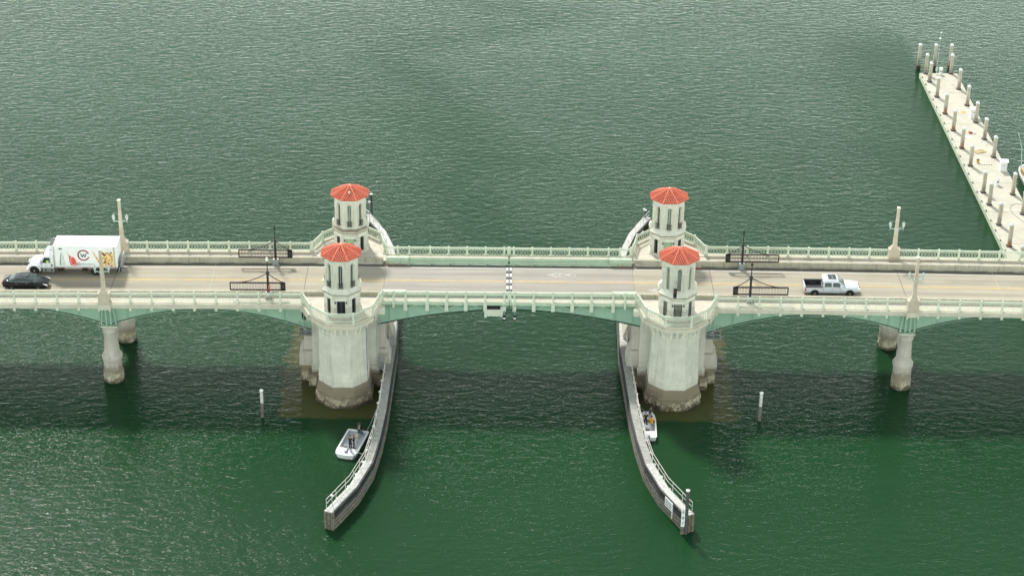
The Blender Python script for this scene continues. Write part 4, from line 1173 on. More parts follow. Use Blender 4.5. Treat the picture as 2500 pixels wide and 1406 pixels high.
for r_ in range(3):
    x = -.6
    while x < .5:
        wv = rr.uniform(.08, .2); m.box(x, x+wv, -.042, -.031, .68-.26*r_, .80-.26*r_); m.box(x, x+wv, .031, .042, .68-.26*r_, .80-.26*r_); x += wv+.07
build(m, 'dark_lines', 'slate', root)
m = MB(); m.box(.62, .74, -.03, .03, -.7, -.001); build(m, 'leg', 'white', root)

# inspection platforms, ladders
def cage(x, y, z, w_, d, label):
    root = thing('inspection_platform', label, 'platform', (x, y, z))
    m = MB(); m.box(-w_/2, w_/2, -d/2, d/2, -.06, 0); build(m, 'floor', 'galv', root)
    m = MB()
    for zz in (.5, 1.05):
        m.tube([(-w_/2, -d/2, zz), (w_/2, -d/2, zz)], .03, 6); m.tube([(-w_/2, d/2, zz), (w_/2, d/2, zz)], .03, 6); m.tube([(-w_/2, -d/2, zz), (-w_/2, d/2, zz)], .03, 6); m.tube([(w_/2, -d/2, zz), (w_/2, d/2, zz)], .03, 6)
    build(m, 'guard_rail', 'galv', root)
    for X in (-w_/2, 0, w_/2):
        for Y in (-d/2, d/2):
            m = MB(); m.tube([(X, Y, 0), (X, Y, 1.07)], .03, 6); build(m, 'rail_post', 'galv', root)
    return root
cage(-21.6, -4.7, 6.2, 1.35, 1.6, 'small galvanised inspection cage under the girder end, truck side')
cage(21.75, -4.7, 6.2, 1.5, 1.6, 'small galvanised inspection cage under the girder end, pickup side')
cage(-13.4, -5.2, 2.4, 1.0, 1.3, 'galvanised landing with rails between the pier and the truck-side fender')
m = MB(); m.box(-22.0, -21.55, -4.62, -4.56, 7.2, 8.7)
root = thing('access_hatch', 'dark oval manhole at the end of the truck-side girder', 'hatch', (-21.75, -4.55, 8.1))
m = MB(); n = 16; m.prism([(.28*cos(2*pi*i/n), .55*(1 if sin(2*pi*i/n) > 0 else 1)*sin(2*pi*i/n)) for i in range(n)], -.06, -.035, 'y'); build(m, 'opening', 'dark', root)
m = MB()
for i in range(n):
    a, b = 2*pi*i/n, 2*pi*(i+1)/n; m.beam((.3*cos(a), -.05, .58*sin(a)), (.3*cos(b), -.05, .58*sin(b)), .05, .05)
build(m, 'rim', 'girder', root)
def ladder(x, y, z0, z1, label):
    root = thing('access_ladder', label, 'ladder', (x, y, z0))
    H = z1-z0; m = MB()
    for u in (-.2, .2): m.tube([(u, 0, 0), (u, 0, H)], .03, 6)
    build(m, 'stiles', 'galv', root)
    r = MB(); r.tube([(-.2, 0, 0), (.2, 0, 0)], .02, 6); rm = r.mesh('rung', 'galv')
    k = .2
    while k < H: put('rung', rm, root, (0, 0, k)); k += .32
ladder(-13.85, -5.55, 2.4, 8.6, 'galvanised ladder climbing the pier side above the landing')
# cable down the pier
m = MB(); m.tube([(-14.93, -8.85, 9.4), (-14.90, -8.9, 6), (-14.85, -8.95, 3.3), (-14.7, -9.0, 1.6)], .035, 6)
o = build(m, 'pier_cable', 'slate'); o['label'] = 'thin dark cable running down the channel edge of the truck-side pier'; o['category'] = 'cable'

# green equipment box and the clearance lights at mid span
root = thing('equipment_box', 'pale green steel box hanging below the walkway at mid span', 'equipment box', (-1.65, -5.35, 9.9))
m = MB(); m.box(-.98, -.72, -.28, .1, -1.30, -.02); m.box(.72, .98, -.28, .1, -1.2, -.02); build(m, 'hanger', 'rail', root)
m = MB(); m.box(-.719, .719, -.2, .1, -1.16, -.38); build(m, 'cabinet', 'rail', root)
m = MB(); m.box(-.719, .719, -.1, .1, -.378, -.05); build(m, 'dark_gap', 'dark', root)
for x, side in ((-.53, 'truck side'), (.58, 'pickup side')):
    root = thing('navigation_light', 'black and white lamp on a rod below the mid-span joint, %s' % side, 'navigation light', (x, -5.80, 9.95))
    m = MB(); m.tube([(0, 0, .35), (0, 0, -.95)], .045); build(m, 'rod', 'galv', root)
    m = MB(); m.box(-.12, .12, -.1, .2, -.35, .1); build(m, 'bracket', 'rail', root)
    for i, mt in enumerate(('black', 'white', 'black')):
        m = MB(); z = -1.0-i*.17; m.lathe([(.15, z-.165), (.15, z)], 10); build(m, 'lamp_band', mt, root)

# ------------------------------------------------------------------ jetty
root = thing('jetty', 'long pale concrete jetty running away from the bridge', 'jetty')
DX0, DX1 = 60.5, 66.05; DZ = .7
ys = [84.7, 77.3, 66.0, 55.5, 46.8, 38.0, 29.0, 20.0, 10.0]
for a, b in zip(ys[1:], ys[:-1]):
    m = MB(); m.box(DX0+.28, DX1-.02, a+.03, b-.03, .05, DZ); sl = build(m, 'slab', 'dock', root)
    m = MB(); m.box(DX0, DX0+.26, a+.03, b-.03, .05, DZ-.02); build(m, 'edge_beam', 'dockedge', sl)
    m = MB(); m.box(DX0+.02, DX1-.04, a+.03, b-.03, -.4, .048); build(m, 'weed_band', 'docksea', sl)
m = MB(); m.box(DX0+.05, DX1-.1, 10, 84.6, -.3, .5); build(m, 'core', 'docksea', root)
rr = random.Random(4)
for k in range(26):
    x, y = DX0+.13, 83-k*2.8; m = MB(); m.box(x-.06, x+.06, y-.15, y+.15, DZ-.018, DZ+.10); build(m, 'cleat', 'iron', root)
def jp():
    root = thing('jetty_pile', '', 'pile', group='square concrete piles along the jetty')
    m = MB(); m.box(-.21, .21, -.21, .21, -1.0, 3.0); m.box(-.21, -.06, -.225, -.211, .7, 2.4) if False else None
    build(m, 'shaft', 'jp', root)
    m = MB(); m.box(-.23, .23, -.23, .23, 3.0, 3.12); m.loft([[(-a, -a, z), (a, -a, z), (a, a, z), (-a, a, z)] for a, z in ((.23, 3.12), (.02, 3.34))]); build(m, 'cap', 'white', root)
    m = MB(); m.box(-.32, .32, -.34, -.215, .0, .10); m.box(-.32, .32, .215, .34, 0, .10); m.box(-.34, -.215, -.3, .3, 0, .10); m.box(.215, .34, -.3, .3, 0, .10)
    c = build(m, 'guide_collar', 'iron', root); c.location = (0, 0, DZ)
    return root
def jp_mat():
    m, nt, b = nodes_of('jetty_pile_concrete')
    v = wpos(nt); z = sepz(nt)[2]
    st = noise(nt, wpos(nt, (5, 5, .8)), 1.0, 5, .7)
    zz = mathn(nt, 'ADD', z, mathn(nt, 'MULTIPLY', mathn(nt, 'SUBTRACT', st, .5), 3.0))
    c = ramp(nt, noise(nt, v, 1.5, 4), [(.3, (.42, .39, .30)), (.7, (.52, .48, .38))])
    c = mixc(nt, mathn(nt, 'MULTIPLY', mathn(nt, 'SUBTRACT', 1.0, sstep(nt, zz, 1.0, 2.3)), .75), c, (.15, .125, .10))
    rust = mathn(nt, 'MULTIPLY', mathn(nt, 'SUBTRACT', 1.0, sstep(nt, mathn(nt, 'ABSOLUTE', mathn(nt, 'SUBTRACT', zz, 1.1)), .1, .5)), sstep(nt, noise(nt, v, .31, 2), .56, .64))
    c = mixc(nt, mathn(nt, 'MULTIPLY', rust, .8), c, (.30, .12, .04))
    wet = mathn(nt, 'SUBTRACT', 1.0, sstep(nt, z, .25, .5)); c = mixc(nt, wet, c, (.03, .028, .02))
    nt.links.new(c, b.inputs['Base Color']); b.inputs['Roughness'].default_value = .85
    return m
MT['jp'] = jp_mat()
JL = [84.57, 81.4, 75.69, 69.59, 63.71, 57.76, 52.03, 43.74, 40.07, 34.26, 28.33, 22.4, 16.4]
JR = [84.67, 78.7, 72.64, 66.65, 60.87, 54.89, 43.21, 37.4, 31.4, 25.4]
proto = jp()
ords = ['first', 'second', 'third', 'fourth', 'fifth', 'sixth', 'seventh', 'eighth', 'ninth', 'tenth', 'eleventh', 'twelfth', 'thirteenth']
items = [(61.4, y, 'pile standing on the bridge-facing open-water edge of the jetty, %s from its far end' % ords[i]) for i, y in enumerate(JL)]
items = [(61.4, y, 'square concrete pile, %s from the far end in the left row on the jetty' % ords[i]) for i, y in enumerate(JL)]
items += [(65.1, y, 'square concrete pile, %s from the far end in the right row on the jetty' % ords[i]) for i, y in enumerate(JR)]
for i, (x, y, lb) in enumerate(items):
    if i == 0: o = proto; o.location = (x, y, .55)
    else: o = dup(proto, (x, y, .55+rr.uniform(-.05, .05)))
    o.rotation_euler = (0, 0, rr.uniform(-.03, .03)); o['label'] = lb
    for c in o.children:
        if c.name.startswith('guide_collar'): c.location.z = DZ-o.location.z+.0
for x, lb in ((60.95, 'left'), (63.27, 'middle'), (65.59, 'right')):
    r = thing('water_pile', 'square pile standing in the water off the jetty end, %s of the three' % lb, 'pile', (x, 87.9, .1), group='three piles beyond the jetty end')
    m = MB(); m.box(-.21, .21, -.21, .21, -1.2, 3.7); build(m, 'shaft', 'jp', r)
    m = MB(); m.box(-.23, .23, -.23, .23, 3.7, 3.82); m.loft([[(-a, -a, z), (a, -a, z), (a, a, z), (-a, a, z)] for a, z in ((.23, 3.82), (.02, 4.04))]); build(m, 'cap', 'white', r)
    m = MB(); m.box(-.30, .30, -.30, .30, -.5, .55); build(m, 'crusted_foot', 'docksea', r)
def hut(x, y, label):
    r = thing('power_cabinet', label, 'cabinet', (x, y, DZ), group='white cabinets on the jetty')
    m = MB(); m.box(-.42, .42, -.42, .42, 0, 1.35); build(m, 'body', 'white', r)
    m = MB(); m.prism([(-.6, 1.36), (.6, 1.36), (.6, 1.42), (0, 1.66), (-.6, 1.42)], -.56, .56, 'x'); build(m, 'roof', 'white_gloss', r)
    m = MB(); m.box(-.06, .06, -.44, -.421, .85, 1.0); build(m, 'latch', 'dark', r)
    m = MB(); m.box(-.3, .3, -.432, -.4201, .1, 1.2); build(m, 'door', 'white_gloss', r)
hut(65.05, 68.3, 'white cabinet with small roof, farther along the jetty')
hut(65.4, 50.6, 'white cabinet with small roof, nearer the bridge on the jetty')
def pedestal(x, y, label):
    r = thing('power_pedestal', label, 'pedestal', (x, y, DZ), group='slim white pedestals on the jetty')
    m = MB(); m.box(-.2, .2, -.17, .17, 0, .75); build(m, 'body', 'white', r)
    m = MB(); m.box(-.24, .24, -.2, .2, .76, 1.05); build(m, 'head', 'white_gloss', r)
    m = MB(); m.box(-.12, .12, -.182, -.171, .45, .62); build(m, 'socket', 'slate', r)
pedestal(63.7, 46.0, 'slim white pedestal halfway along the jetty deck near the paired piles')
pedestal(63.5, 84.2, 'slim white pedestal at the far end of the jetty beside the mast')
r = thing('antenna_mast', 'thin pale mast with two small discs at the far end of the jetty', 'mast', (62.9, 84.3, DZ))
m = MB(); m.tube([(0, 0, 0), (.05, 0, 6.4)], .035, 6); build(m, 'mast', 'lampmetal', r)
m = MB(); m.ball((.07, 0, 6.45), .12); build(m, 'tip', 'white', r); m = MB(); m.lathe([(.2, 5.55), (.2, 5.62)], 10); build(m, 'disc', 'white', r); m = MB(); m.box(-.14, .14, -.12, .12, .5, 1.0); build(m, 'box', 'lampmetal', r)
r = thing('wood_pallet', 'yellowish wooden pallet lying on the jetty', 'pallet', (63.6, 56.6, DZ), .35)
for i in range(8): m = MB(); m.box(-.8+i*.2, -.66+i*.2, -.5, .5, .09, .12); build(m, 'slat', 'wood', r)
for yy in (-.45, 0, .45): m = MB(); m.box(-.8, .74, yy-.05, yy+.05, 0, .088); build(m, 'runner', 'wood', r)
r = thing('yellow_bucket', 'small yellow bucket with dark rim on the jetty', 'bucket', (62.6, 53.0, DZ))
m = MB(); m.lathe([(.16, 0), (.22, .42)], 12); build(m, 'pail', 'yellow', r); m = MB(); m.lathe([(.225, .421), (.225, .47)], 12); build(m, 'rim', 'iron', r)
r = thing('orange_gear', 'small heap of orange gear beside a white tub on the jetty', 'gear', (63.55, 62.7, DZ))
m = MB(); m.ball((0, 0, .12), .2); m.ball((.2, .1, .1), .16); m.ball((-.1, .2, .14), .14); build(m, 'orange_bundle', 'orange', r); m = MB(); m.box(.3, .7, -.1, .3, 0, .25); build(m, 'white_tub', 'white', r)
r = thing('water_hose', 'thin dark hose looped across the jetty near the bridge', 'hose', (64.0, 38.0, DZ+.02))
m = MB(); m.tube([(1.2*sin(i*.45)*.4+.3, -6+i*.6, 0) for i in range(14)]+[(.9, 2.4, 0), (1.6, 2.2, 0)], .03, 5); build(m, 'tubing', 'slate', r)
r = thing('white_hatch', 'flat white hatch cover on the jetty near the orange gear', 'hatch', (63.2, 61.6, DZ)); m = MB(); m.box(-.7, .3, -.3, .3, 0, .03); build(m, 'cover', 'white', r)
r = thing('yellow_mats', 'pair of small yellow-green mats by the farther cabinet', 'mats', (64.1, 70.0, DZ)); m = MB(); m.box(-.25, .2, -.2, .1, 0, .03); build(m, 'mat', 'yellow', r); m = MB(); m.box(-.2, .25, .15, .45, 0, .03); build(m, 'mat', 'yellow', r)
r = thing('black_cleat_row', 'row of small dark fittings scattered on the jetty near the bucket', 'fittings', (63.6, 52.3, DZ))
for i in range(5): m = MB(); m.box(i*.3-.6, i*.3-.48, -.04, .06, 0, .05); build(m, 'fitting', 'iron', r)
r = thing('fence_panel', 'pale green mesh gate standing on the jetty next to the bridge railing', 'gate', (63.7, 24.5, DZ))
m = MB()
for zz in (.05, 1.5): m.tube([(0, 0, zz), (2.6, 0, zz)], .04, 6)
for xx in (0, 1.3, 2.6): m.tube([(xx, 0, 0), (xx, 0, 1.5)], .04, 6)
m.tube([(0, 0, 1.5), (0, -3.0, 1.5)], .04, 6); m.tube([(0, -3.0, 0), (0, -3.0, 1.5)], .04, 6); build(m, 'frame', 'rail', r)
m = MB()
for i in range(18): m.tube([(.07+i*.145, 0, .05), (.07+i*.145, 0, 1.5)], .010, 4)
build(m, 'mesh_wires', 'white', r, kind='stuff')
# work boat moored at the jetty, half out of the picture
r = thing('work_boat', 'work boat with yellow deck, blue tarp and white cabin moored at the jetty', 'boat', (68.9, 48.0, 0))
def hull_outline(L, W, bow=.35, n=7):
    pts = [(-W/2, -L/2), (-W/2, L/2-bow*L)]
    for i in range(1, n): a = pi/2*i/n; pts.append((-W/2*cos(a)**.8 if cos(a) > 0 else 0, L/2-bow*L+bow*L*sin(a)))
    pts.append((0, L/2)); pts += [(-x, y) for x, y in reversed(pts[:-1])]
    return pts
o1 = hull_outline(9, 3.0)
m = MB(); m.loft([[(x*.8, y*.95, -.4) for x, y in o1], [(x, y, .75) for x, y in o1]]); build(m, 'hull', 'white', r)
m = MB(); m.loft([[(x*.93, y*.96, .76) for x, y in o1], [(x*.93, y*.96, .80) for x, y in o1]]); build(m, 'deck', 'cream', r)
m = MB(); m.box(-1.25, -.2, 1.1, 2.2, .81, 1.35); build(m, 'locker', 'yellow', r)
m = MB(); m.ball((-.5, 2.7, 1.0), .5, sz=.6); build(m, 'tarp', 'blue', r)
m = MB(); m.box(-.2, 1.1, -1.5, .8, .81, 2.8); build(m, 'cabin', 'white_gloss', r)
m = MB(); m.box(-.22, -.201, -1.2, .5, 1.9, 2.5); build(m, 'cabin_window', 'carglass', r)
m = MB(); m.tube([(-1.3, 1.5, .8), (-1.5, 2.2, 4.2), (-2.0, 3.0, 6.0)], .06); m.tube([(-2.2, .9, 2.9), (.2, .9, 2.9)], .05); build(m, 'boom', 'lampmetal', r)
m = MB()
for yy in (-4, -2.5, -1, .5, 2): m.tube([(-1.42, yy, .8), (-1.42, yy, 1.7)], .03, 6)
m.tube([(-1.42, -4, 1.7), (-1.42, 2, 1.7)], .03, 6); build(m, 'guard_rail', 'galv', r)

# ------------------------------------------------------------------ people (one skinned body each)
def body_mesh(J, R, E, zones, name='body'):
    me = bpy.data.meshes.new(name); names = list(J); idx = {k: i for i, k in enumerate(names)}
    me.from_pydata([J[k] for k in names], [(idx[a], idx[b]) for a, b in E], [])
    o = bpy.data.objects.new(name, me); COL.objects.link(o)
    sk = o.modifiers.new('skin', 'SKIN'); sk.use_smooth_shade = True
    for i, k in enumerate(names):
        d = me.skin_vertices[0].data[i]; d.radius = R[k] if isinstance(R[k], tuple) else (R[k], R[k]); d.use_root = (k == 'pelvis')
    ss = o.modifiers.new('sub', 'SUBSURF'); ss.levels = ss.render_levels = 1
    bpy.context.view_layer.update()
    dg = bpy.context.evaluated_depsgraph_get()
    out = bpy.data.meshes.new_from_object(o.evaluated_get(dg)); bpy.data.objects.remove(o)
    for mt in zones['mats']: out.materials.append(mt)
    for p in out.polygons: p.material_index = zones['pick'](p.center); p.use_smooth = True
    out.name = name
    return out

def person(label, loc, rz, J, top, legs, shoe, skin=None, hair=None, sleeve_skin=False, shorts=False, cap=None, scale=1.0, hood=False):
    root = thing('person', label, 'person', loc, rz)
    R = dict(pelvis=(.145, .11), belly=(.135, .10), chest=(.165, .115), neck=.055, head=(.085, .10), crown=(.075, .085),
             shL=.075, elL=.05, wrL=.035, haL=.035, shR=.075, elR=.05, wrR=.035, haR=.035,
             hipL=.095, knL=.068, anL=.045, toL=.04, hipR=.095, knR=.068, anR=.045, toR=.04)
    E = [('pelvis', 'belly'), ('belly', 'chest'), ('chest', 'neck'), ('neck', 'head'), ('head', 'crown')]
    for s in 'LR': E += [('chest', 'sh'+s), ('sh'+s, 'el'+s), ('el'+s, 'wr'+s), ('wr'+s, 'ha'+s), ('pelvis', 'hip'+s), ('hip'+s, 'kn'+s), ('kn'+s, 'an'+s), ('an'+s, 'to'+s)]
    mats = [top, legs, shoe, skin or MT['skin']]
    Vj = {k: Vector(v) for k, v in J.items()}
    segs = {0: [('pelvis', 'belly'), ('belly', 'chest'), ('chest', 'shL'), ('chest', 'shR'), ('shL', 'elL'), ('shR', 'elR')] + ([] if sleeve_skin else [('elL', 'wrL'), ('elR', 'wrR')]),
            1: [('pelvis', 'hipL'), ('pelvis', 'hipR'), ('hipL', 'knL'), ('hipR', 'knR')] + ([] if shorts else [('knL', 'anL'), ('knR', 'anR')]),
            2: [('anL', 'toL'), ('anR', 'toR')],
            3: [('neck', 'head'), ('head', 'crown'), ('wrL', 'haL'), ('wrR', 'haR')] + ([('elL', 'wrL'), ('elR', 'wrR')] if sleeve_skin else []) + ([('knL', 'anL'), ('knR', 'anR')] if shorts else [])}
    def pick(c):
        best, bi = 9, 0
        for i, L in segs.items():
            for a, b in L:
                A, B = Vj[a], Vj[b]; t = max(0, min(1, (c-A).dot(B-A)/max(1e-6, (B-A).length_squared))); d = (c-A.lerp(B, t)).length
                if a in ('neck',): d -= .02
                if d < best: best, bi = d, i
        return bi
    me = body_mesh(J, R, E, dict(mats=mats, pick=pick))
    b = put('body', me, root)
    # face
    hd = Vj['head'].lerp(Vj['crown'], .35)
    f = MB(); f.ball((hd.x, hd.y+.098, hd.z-.01), .016, 6, 4)
    f.beam((hd.x-.03, hd.y+.088, hd.z-.055), (hd.x+.03, hd.y+.088, hd.z-.055), .012, .010); build(f, 'nose_and_mouth', mats[3], b)
    f = MB()
    for s in (-1, 1): f.ball((hd.x+s*.034, hd.y+.088, hd.z+.025), .012, 6, 4)
    build(f, 'eyes', 'dark', b)
    f = MB()
    for s in (-1, 1): f.ball((hd.x+s*.092, hd.y, hd.z), .022, 6, 4)
    build(f, 'ears', mats[3], b)
    if cap or hair or hood:
        f = MB(); c = Vj['crown']; n = 12
        f.lathe([(.108, hd.z+.01 if not hood else hd.z-.06), (.116, hd.z+.06), (.10, c.z+.05), (.06, c.z+.095), (.01, c.z+.108)], n, (hd.x, hd.y-.012))
        build(f, 'cap' if cap else 'hood' if hood else 'hair', cap or (top if hood else hair), b, smooth=True)
        if cap: f = MB(); f.box(hd.x-.06, hd.x+.06, hd.y+.07, hd.y+.19, c.z+.0, c.z+.015); build(f, 'brim', cap, b)
    if scale != 1.0: root.scale = (scale,)*3
    return root
def stand(**kw):
    J = dict(pelvis=(0, 0, .95), belly=(0, 0, 1.12), chest=(0, 0, 1.36), neck=(0, .01, 1.50), head=(0, .02, 1.60), crown=(0, .02, 1.70),
             shL=(-.19, 0, 1.42), elL=(-.25, -.02, 1.15), wrL=(-.26, .06, .92), haL=(-.26, .09, .83), shR=(.19, 0, 1.42), elR=(.25, -.02, 1.15), wrR=(.26, .06, .92), haR=(.26, .09, .83),
             hipL=(-.10, 0, .90), knL=(-.11, .02, .49), anL=(-.11, 0, .09), toL=(-.12, .15, .045), hipR=(.10, 0, .90), knR=(.11, .02, .49), anR=(.11, 0, .09), toR=(.12, .15, .045))
    J.update(kw); return J
# jogger striding on the near walkway, facing the towers
run = stand(elL=(-.27, -.16, 1.20), wrL=(-.24, .08, 1.16), haL=(-.22, .15, 1.2), elR=(.27, -.20, 1.18), wrR=(.26, -.05, .98), haR=(.25, .03, .94),
            knL=(-.11, .26, .56), anL=(-.11, .36, .14), toL=(-.11, .50, .12), knR=(.11, -.12, .50), anR=(.11, -.42, .20), toR=(.11, -.36, .06))
p = person('person jogging on the walkway in a red cap, red top and pale shorts', (-25.3, -5.0, ztop(25)+.20), -pi/2-.2, run, cloth('red_top', (.28, .06, .05)), cloth('pale_shorts', (.55, .56, .56)), cloth('running_shoes', (.15, .08, .08)), sleeve_skin=True, shorts=True, cap=cloth('red_cap', (.55, .09, .06)))

# ------------------------------------------------------------------ fishing boats
def skiff(name, label, loc, rz, L, W, bowcut, engine=True):
    """bow towards +Y; local origin amidships at the waterline"""
    r = thing(name, label, 'boat', loc, rz)
    o1 = [(-W/2, -L/2), (-W/2, L/2-bowcut), (-W/2*.86, L/2-bowcut*.35), (-W/2*.62, L/2-.05), (0, L/2), (W/2*.62, L/2-.05), (W/2*.86, L/2-bowcut*.35), (W/2, L/2-bowcut), (W/2, -L/2)]
    n = len(o1); sc = lambda k, z, q=1: [(x*k, y*(k*.5+.5)*q, z) for x, y in o1]
    m = MB(); m.loft([sc(.80, -.2), sc(.93, .15), sc(1.0, .50)], cap=True); build(m, 'hull', 'white_gloss', r, smooth=True)
    m = MB(); vs = sc(1.035, .50)+sc(1.035, .56)+sc(.90, .56)+sc(.90, .50); fs = []
    for k in range(4):
        for i in range(n): fs.append((k*n+i, k*n+(i+1) % n, ((k+1) % 4)*n+(i+1) % n, ((k+1) % 4)*n+i))
    m.add(vs, fs); build(m, 'gunwale', 'white_gloss', r)
    m = MB(); a, b = sc(.905, .505), sc(.84, .2); m.add([(x, y, z+.01) for x, y, z in a]+b, [(i, (i+1) % n, n+(i+1) % n, n+i) for i in range(n)])
    build(m, 'inner_wall', 'hullgrey', r)
    m = MB(); m.loft([sc(.9, .51), sc(.9, .512)]); f = build(m, 'floor', 'hullgrey', r)
    return r, o1
# skiff with standing people: bow towards the camera-left
BL = thing('fishing_skiff', 'open square-bowed white skiff with a grey inside and people standing in it', 'boat', (-16.05, -17.75, 0), atan2(-4.4, -1.05)+pi/2*3)
L, W = 4.9, 2.25
o1 = [(-W/2*.92, -L/2), (-W/2, -L/2+.2), (-W/2, L/2-.9), (-W/2*.93, L/2-.35), (-W/2*.78, L/2-.06), (0, L/2), (W/2*.78, L/2-.06), (W/2*.93, L/2-.35), (W/2, L/2-.9), (W/2, -L/2+.2), (W/2*.92, -L/2)]
def ring(out, k, z, kw=None): return [(x*(kw or k), y*k, z) for x, y in out]
def shell(r, out, inner_mat='hullgrey', rim=.08, deck_z=.2, top=.52):
    n = len(out)
    m = MB(); m.loft([ring(out, .90, -.2, .8), ring(out, .97, .15, .93), ring(out, 1, top)]); me = m
    # open hull: drop the top cap
    me.f.pop(); me.mi.pop(); build(me, 'hull', 'white_gloss', r, smooth=True)
    xs_ = 1-rim/1.0
    m = MB(); A = ring(out, 1.02, top); B = ring(out, 1.02, top+.05); C = ring(out, .95, top+.05, .88); D = ring(out, .95, top-.02, .88)
    m.add(A+B+C+D, [(k*n+i, k*n+(i+1) % n, ((k+1) % 4)*n+(i+1) % n, ((k+1) % 4)*n+i) for k in range(4) for i in range(n)]); build(m, 'gunwale', 'white_gloss', r)
    m = MB(); a = ring(out, .95, top-.02, .88); b = ring(out, .93, deck_z, .84); m.add(a+b, [(i, (i+1) % n, n+(i+1) % n, n+i) for i in range(n)]); build(m, 'inner_wall', inner_mat, r)
    m = MB(); m.loft([ring(out, .93, deck_z-.02, .84), ring(out, .93, deck_z+.005, .84)]); build(m, 'floor', inner_mat, r)
shell(BL, o1)
m = MB(); pp = [(x*.9, y*.955) for x, y in o1 if y > .6]; m.prism([(-W/2*.9, 1.05)]+[(x*.9, y*.955) for x, y in o1 if y > 1.1][::1]+[(W/2*.9, 1.05)], .42, .53, 'z'); build(m, 'bow_deck', 'white_gloss', BL)
m = MB(); m.box(-.05, .05, 1.1, 1.9, .59, .66); m.box(-.18, .18, 1.85, 2.0, .59, .68); m.box(-.5, -.42, 1.7, 1.8, .59, .66); build(m, 'trolling_motor', 'slate', BL)
m = MB(); m.box(-.35, .35, -.75, -.35, .21, .60); build(m, 'thwart', 'white', BL)
m = MB(); m.box(-.28, .28, -1.75, -1.35, .21, .62); build(m, 'stern_seat', 'cream', BL)
m = MB(); m.box(-.6, .1, .45, .75, .21, .33); m.box(.3, .7, .55, .95, .21, .4); build(m, 'tackle_gear', 'iron', BL)
m = MB()
for i in range(5): m.tube([(-.3+.1*i, -.1, .26), (-.1+.09*i, .95, .34)], .02, 5)
build(m, 'rods_on_floor', 'white', BL)
m = MB(); m.box(-.22, .22, -L/2-.5, -L/2-.02, .55, 1.15); m.loft([[(-a, -L/2-.26-a, z), (a, -L/2-.26-a, z), (a, -L/2-.26+a, z), (-a, -L/2-.26+a, z)] for a, z in ((.22, 1.151), (.14, 1.3))]); m.box(-.06, .06, -L/2-.35, -L/2-.2, -.5, .55)
build(m, 'outboard_motor', 'iron', BL)
def inboat(boat, lx, ly, lz):
    c, s = cos(boat.rotation_euler.z), sin(boat.rotation_euler.z); return (boat.location.x+lx*c-ly*s, boat.location.y+lx*s+ly*c, lz)
dk1, dk2, dk3 = cloth('black_jacket', (.018, .015, .018)), cloth('black_trousers', (.016, .015, .018)), cloth('dark_plum_jacket', (.032, .022, .028))
shoe = cloth('dark_shoes', (.02, .02, .02))
fish = stand(elL=(-.26, .08, 1.16), wrL=(-.12, .28, 1.12), haL=(-.06, .34, 1.12), elR=(.26, .08, 1.16), wrR=(.12, .26, 1.08), haR=(.05, .32, 1.08), anR=(.15, -.10, .09), toR=(.17, .05, .045))
person('person in black jacket and black trousers standing on the skiff bow deck', inboat(BL, -.28, 1.35, .53), -.6, fish, dk1, dk2, shoe, hair=MT['hair'])
person('person in dark plum jacket standing amidships in the skiff', inboat(BL, -.42, .62, .205), -1.4, fish, dk3, dk2, shoe, hair=cloth('sandy_hair', (.16, .11, .05)))
sit = stand(pelvis=(0, 0, .50), belly=(0, .02, .68), chest=(0, .05, .92), neck=(0, .08, 1.05), head=(0, .10, 1.15), crown=(0, .11, 1.25), shL=(-.2, .05, .97), elL=(-.26, .1, .72), wrL=(-.15, .34, .62), haL=(-.1, .4, .62),
            shR=(.2, .05, .97), elR=(.28, .06, .72), wrR=(.2, .32, .58), haR=(.18, .4, .56), hipL=(-.1, .02, .47), knL=(-.14, .42, .48), anL=(-.14, .44, .1), toL=(-.15, .58, .05), hipR=(.1, .02, .47), knR=(.14, .42, .48), anR=(.14, .44, .1), toR=(.15, .58, .05))
person('person in dark green jacket and grey cap sitting at the skiff stern', inboat(BL, -.25, -1.75, .205), -.5, sit, cloth('dark_green_jacket', (.035, .055, .05)), cloth('blue_jeans', (.10, .15, .27)), shoe, cap=cloth('grey_cap', (.22, .24, .24)))

BR = thing('fishing_boat', 'small white centre-seat boat tied between the fender and the pickup-side pier', 'boat', (14.5, -13.7, 0), radians(-2))
L, W = 5.0, 1.75
o2 = [(-W/2*.9, -L/2), (-W/2, -L/2+.25), (-W/2, L/2-1.5), (-W/2*.88, L/2-.7), (-W/2*.62, L/2-.15), (-W/2*.25, L/2), (W/2*.25, L/2), (W/2*.62, L/2-.15), (W/2*.88, L/2-.7), (W/2, L/2-1.5), (W/2, -L/2+.25), (W/2*.9, -L/2)]
shell(BR, o2, 'white', deck_z=.22)
m = MB(); m.prism([(-W/2*.87, .95)]+[(x*.87, y*.95) for x, y in o2 if y > .9]+[(W/2*.87, .95)], .52, .60, 'z'); build(m, 'bow_deck', 'white_gloss', BR)
m = MB(); m.prism([(-W/2*.85, -L/2+.15), (W/2*.85, -L/2+.15), (W/2*.86, -1.35), (-W/2*.86, -1.35)], .50, .58, 'z'); build(m, 'stern_deck', 'white_gloss', BR)
m = MB(); m.box(-.32, .18, -.55, -.1, .23, .75); build(m, 'console', 'white_gloss', BR)
m = MB(); m.box(-.3, .15, -1.2, -.95, .23, .6); m.lathe([(.12, .76), (.12, .79)], 10, (-.1, -.3)); build(m, 'seat_and_wheel', 'iron', BR)
m = MB(); m.box(-.18, .18, -L/2-.42, -L/2-.02, .35, .95); m.box(-.05, .05, -L/2-.3, -L/2-.15, -.4, .35); build(m, 'outboard_motor', 'galv', BR)
m = MB(); m.tube([(.45, -1.2, .35), (.5, .9, .45)], .02, 5); m.tube([(.6, -1.1, .35), (.62, .8, .5)], .02, 5); build(m, 'rods', 'slate', BR)
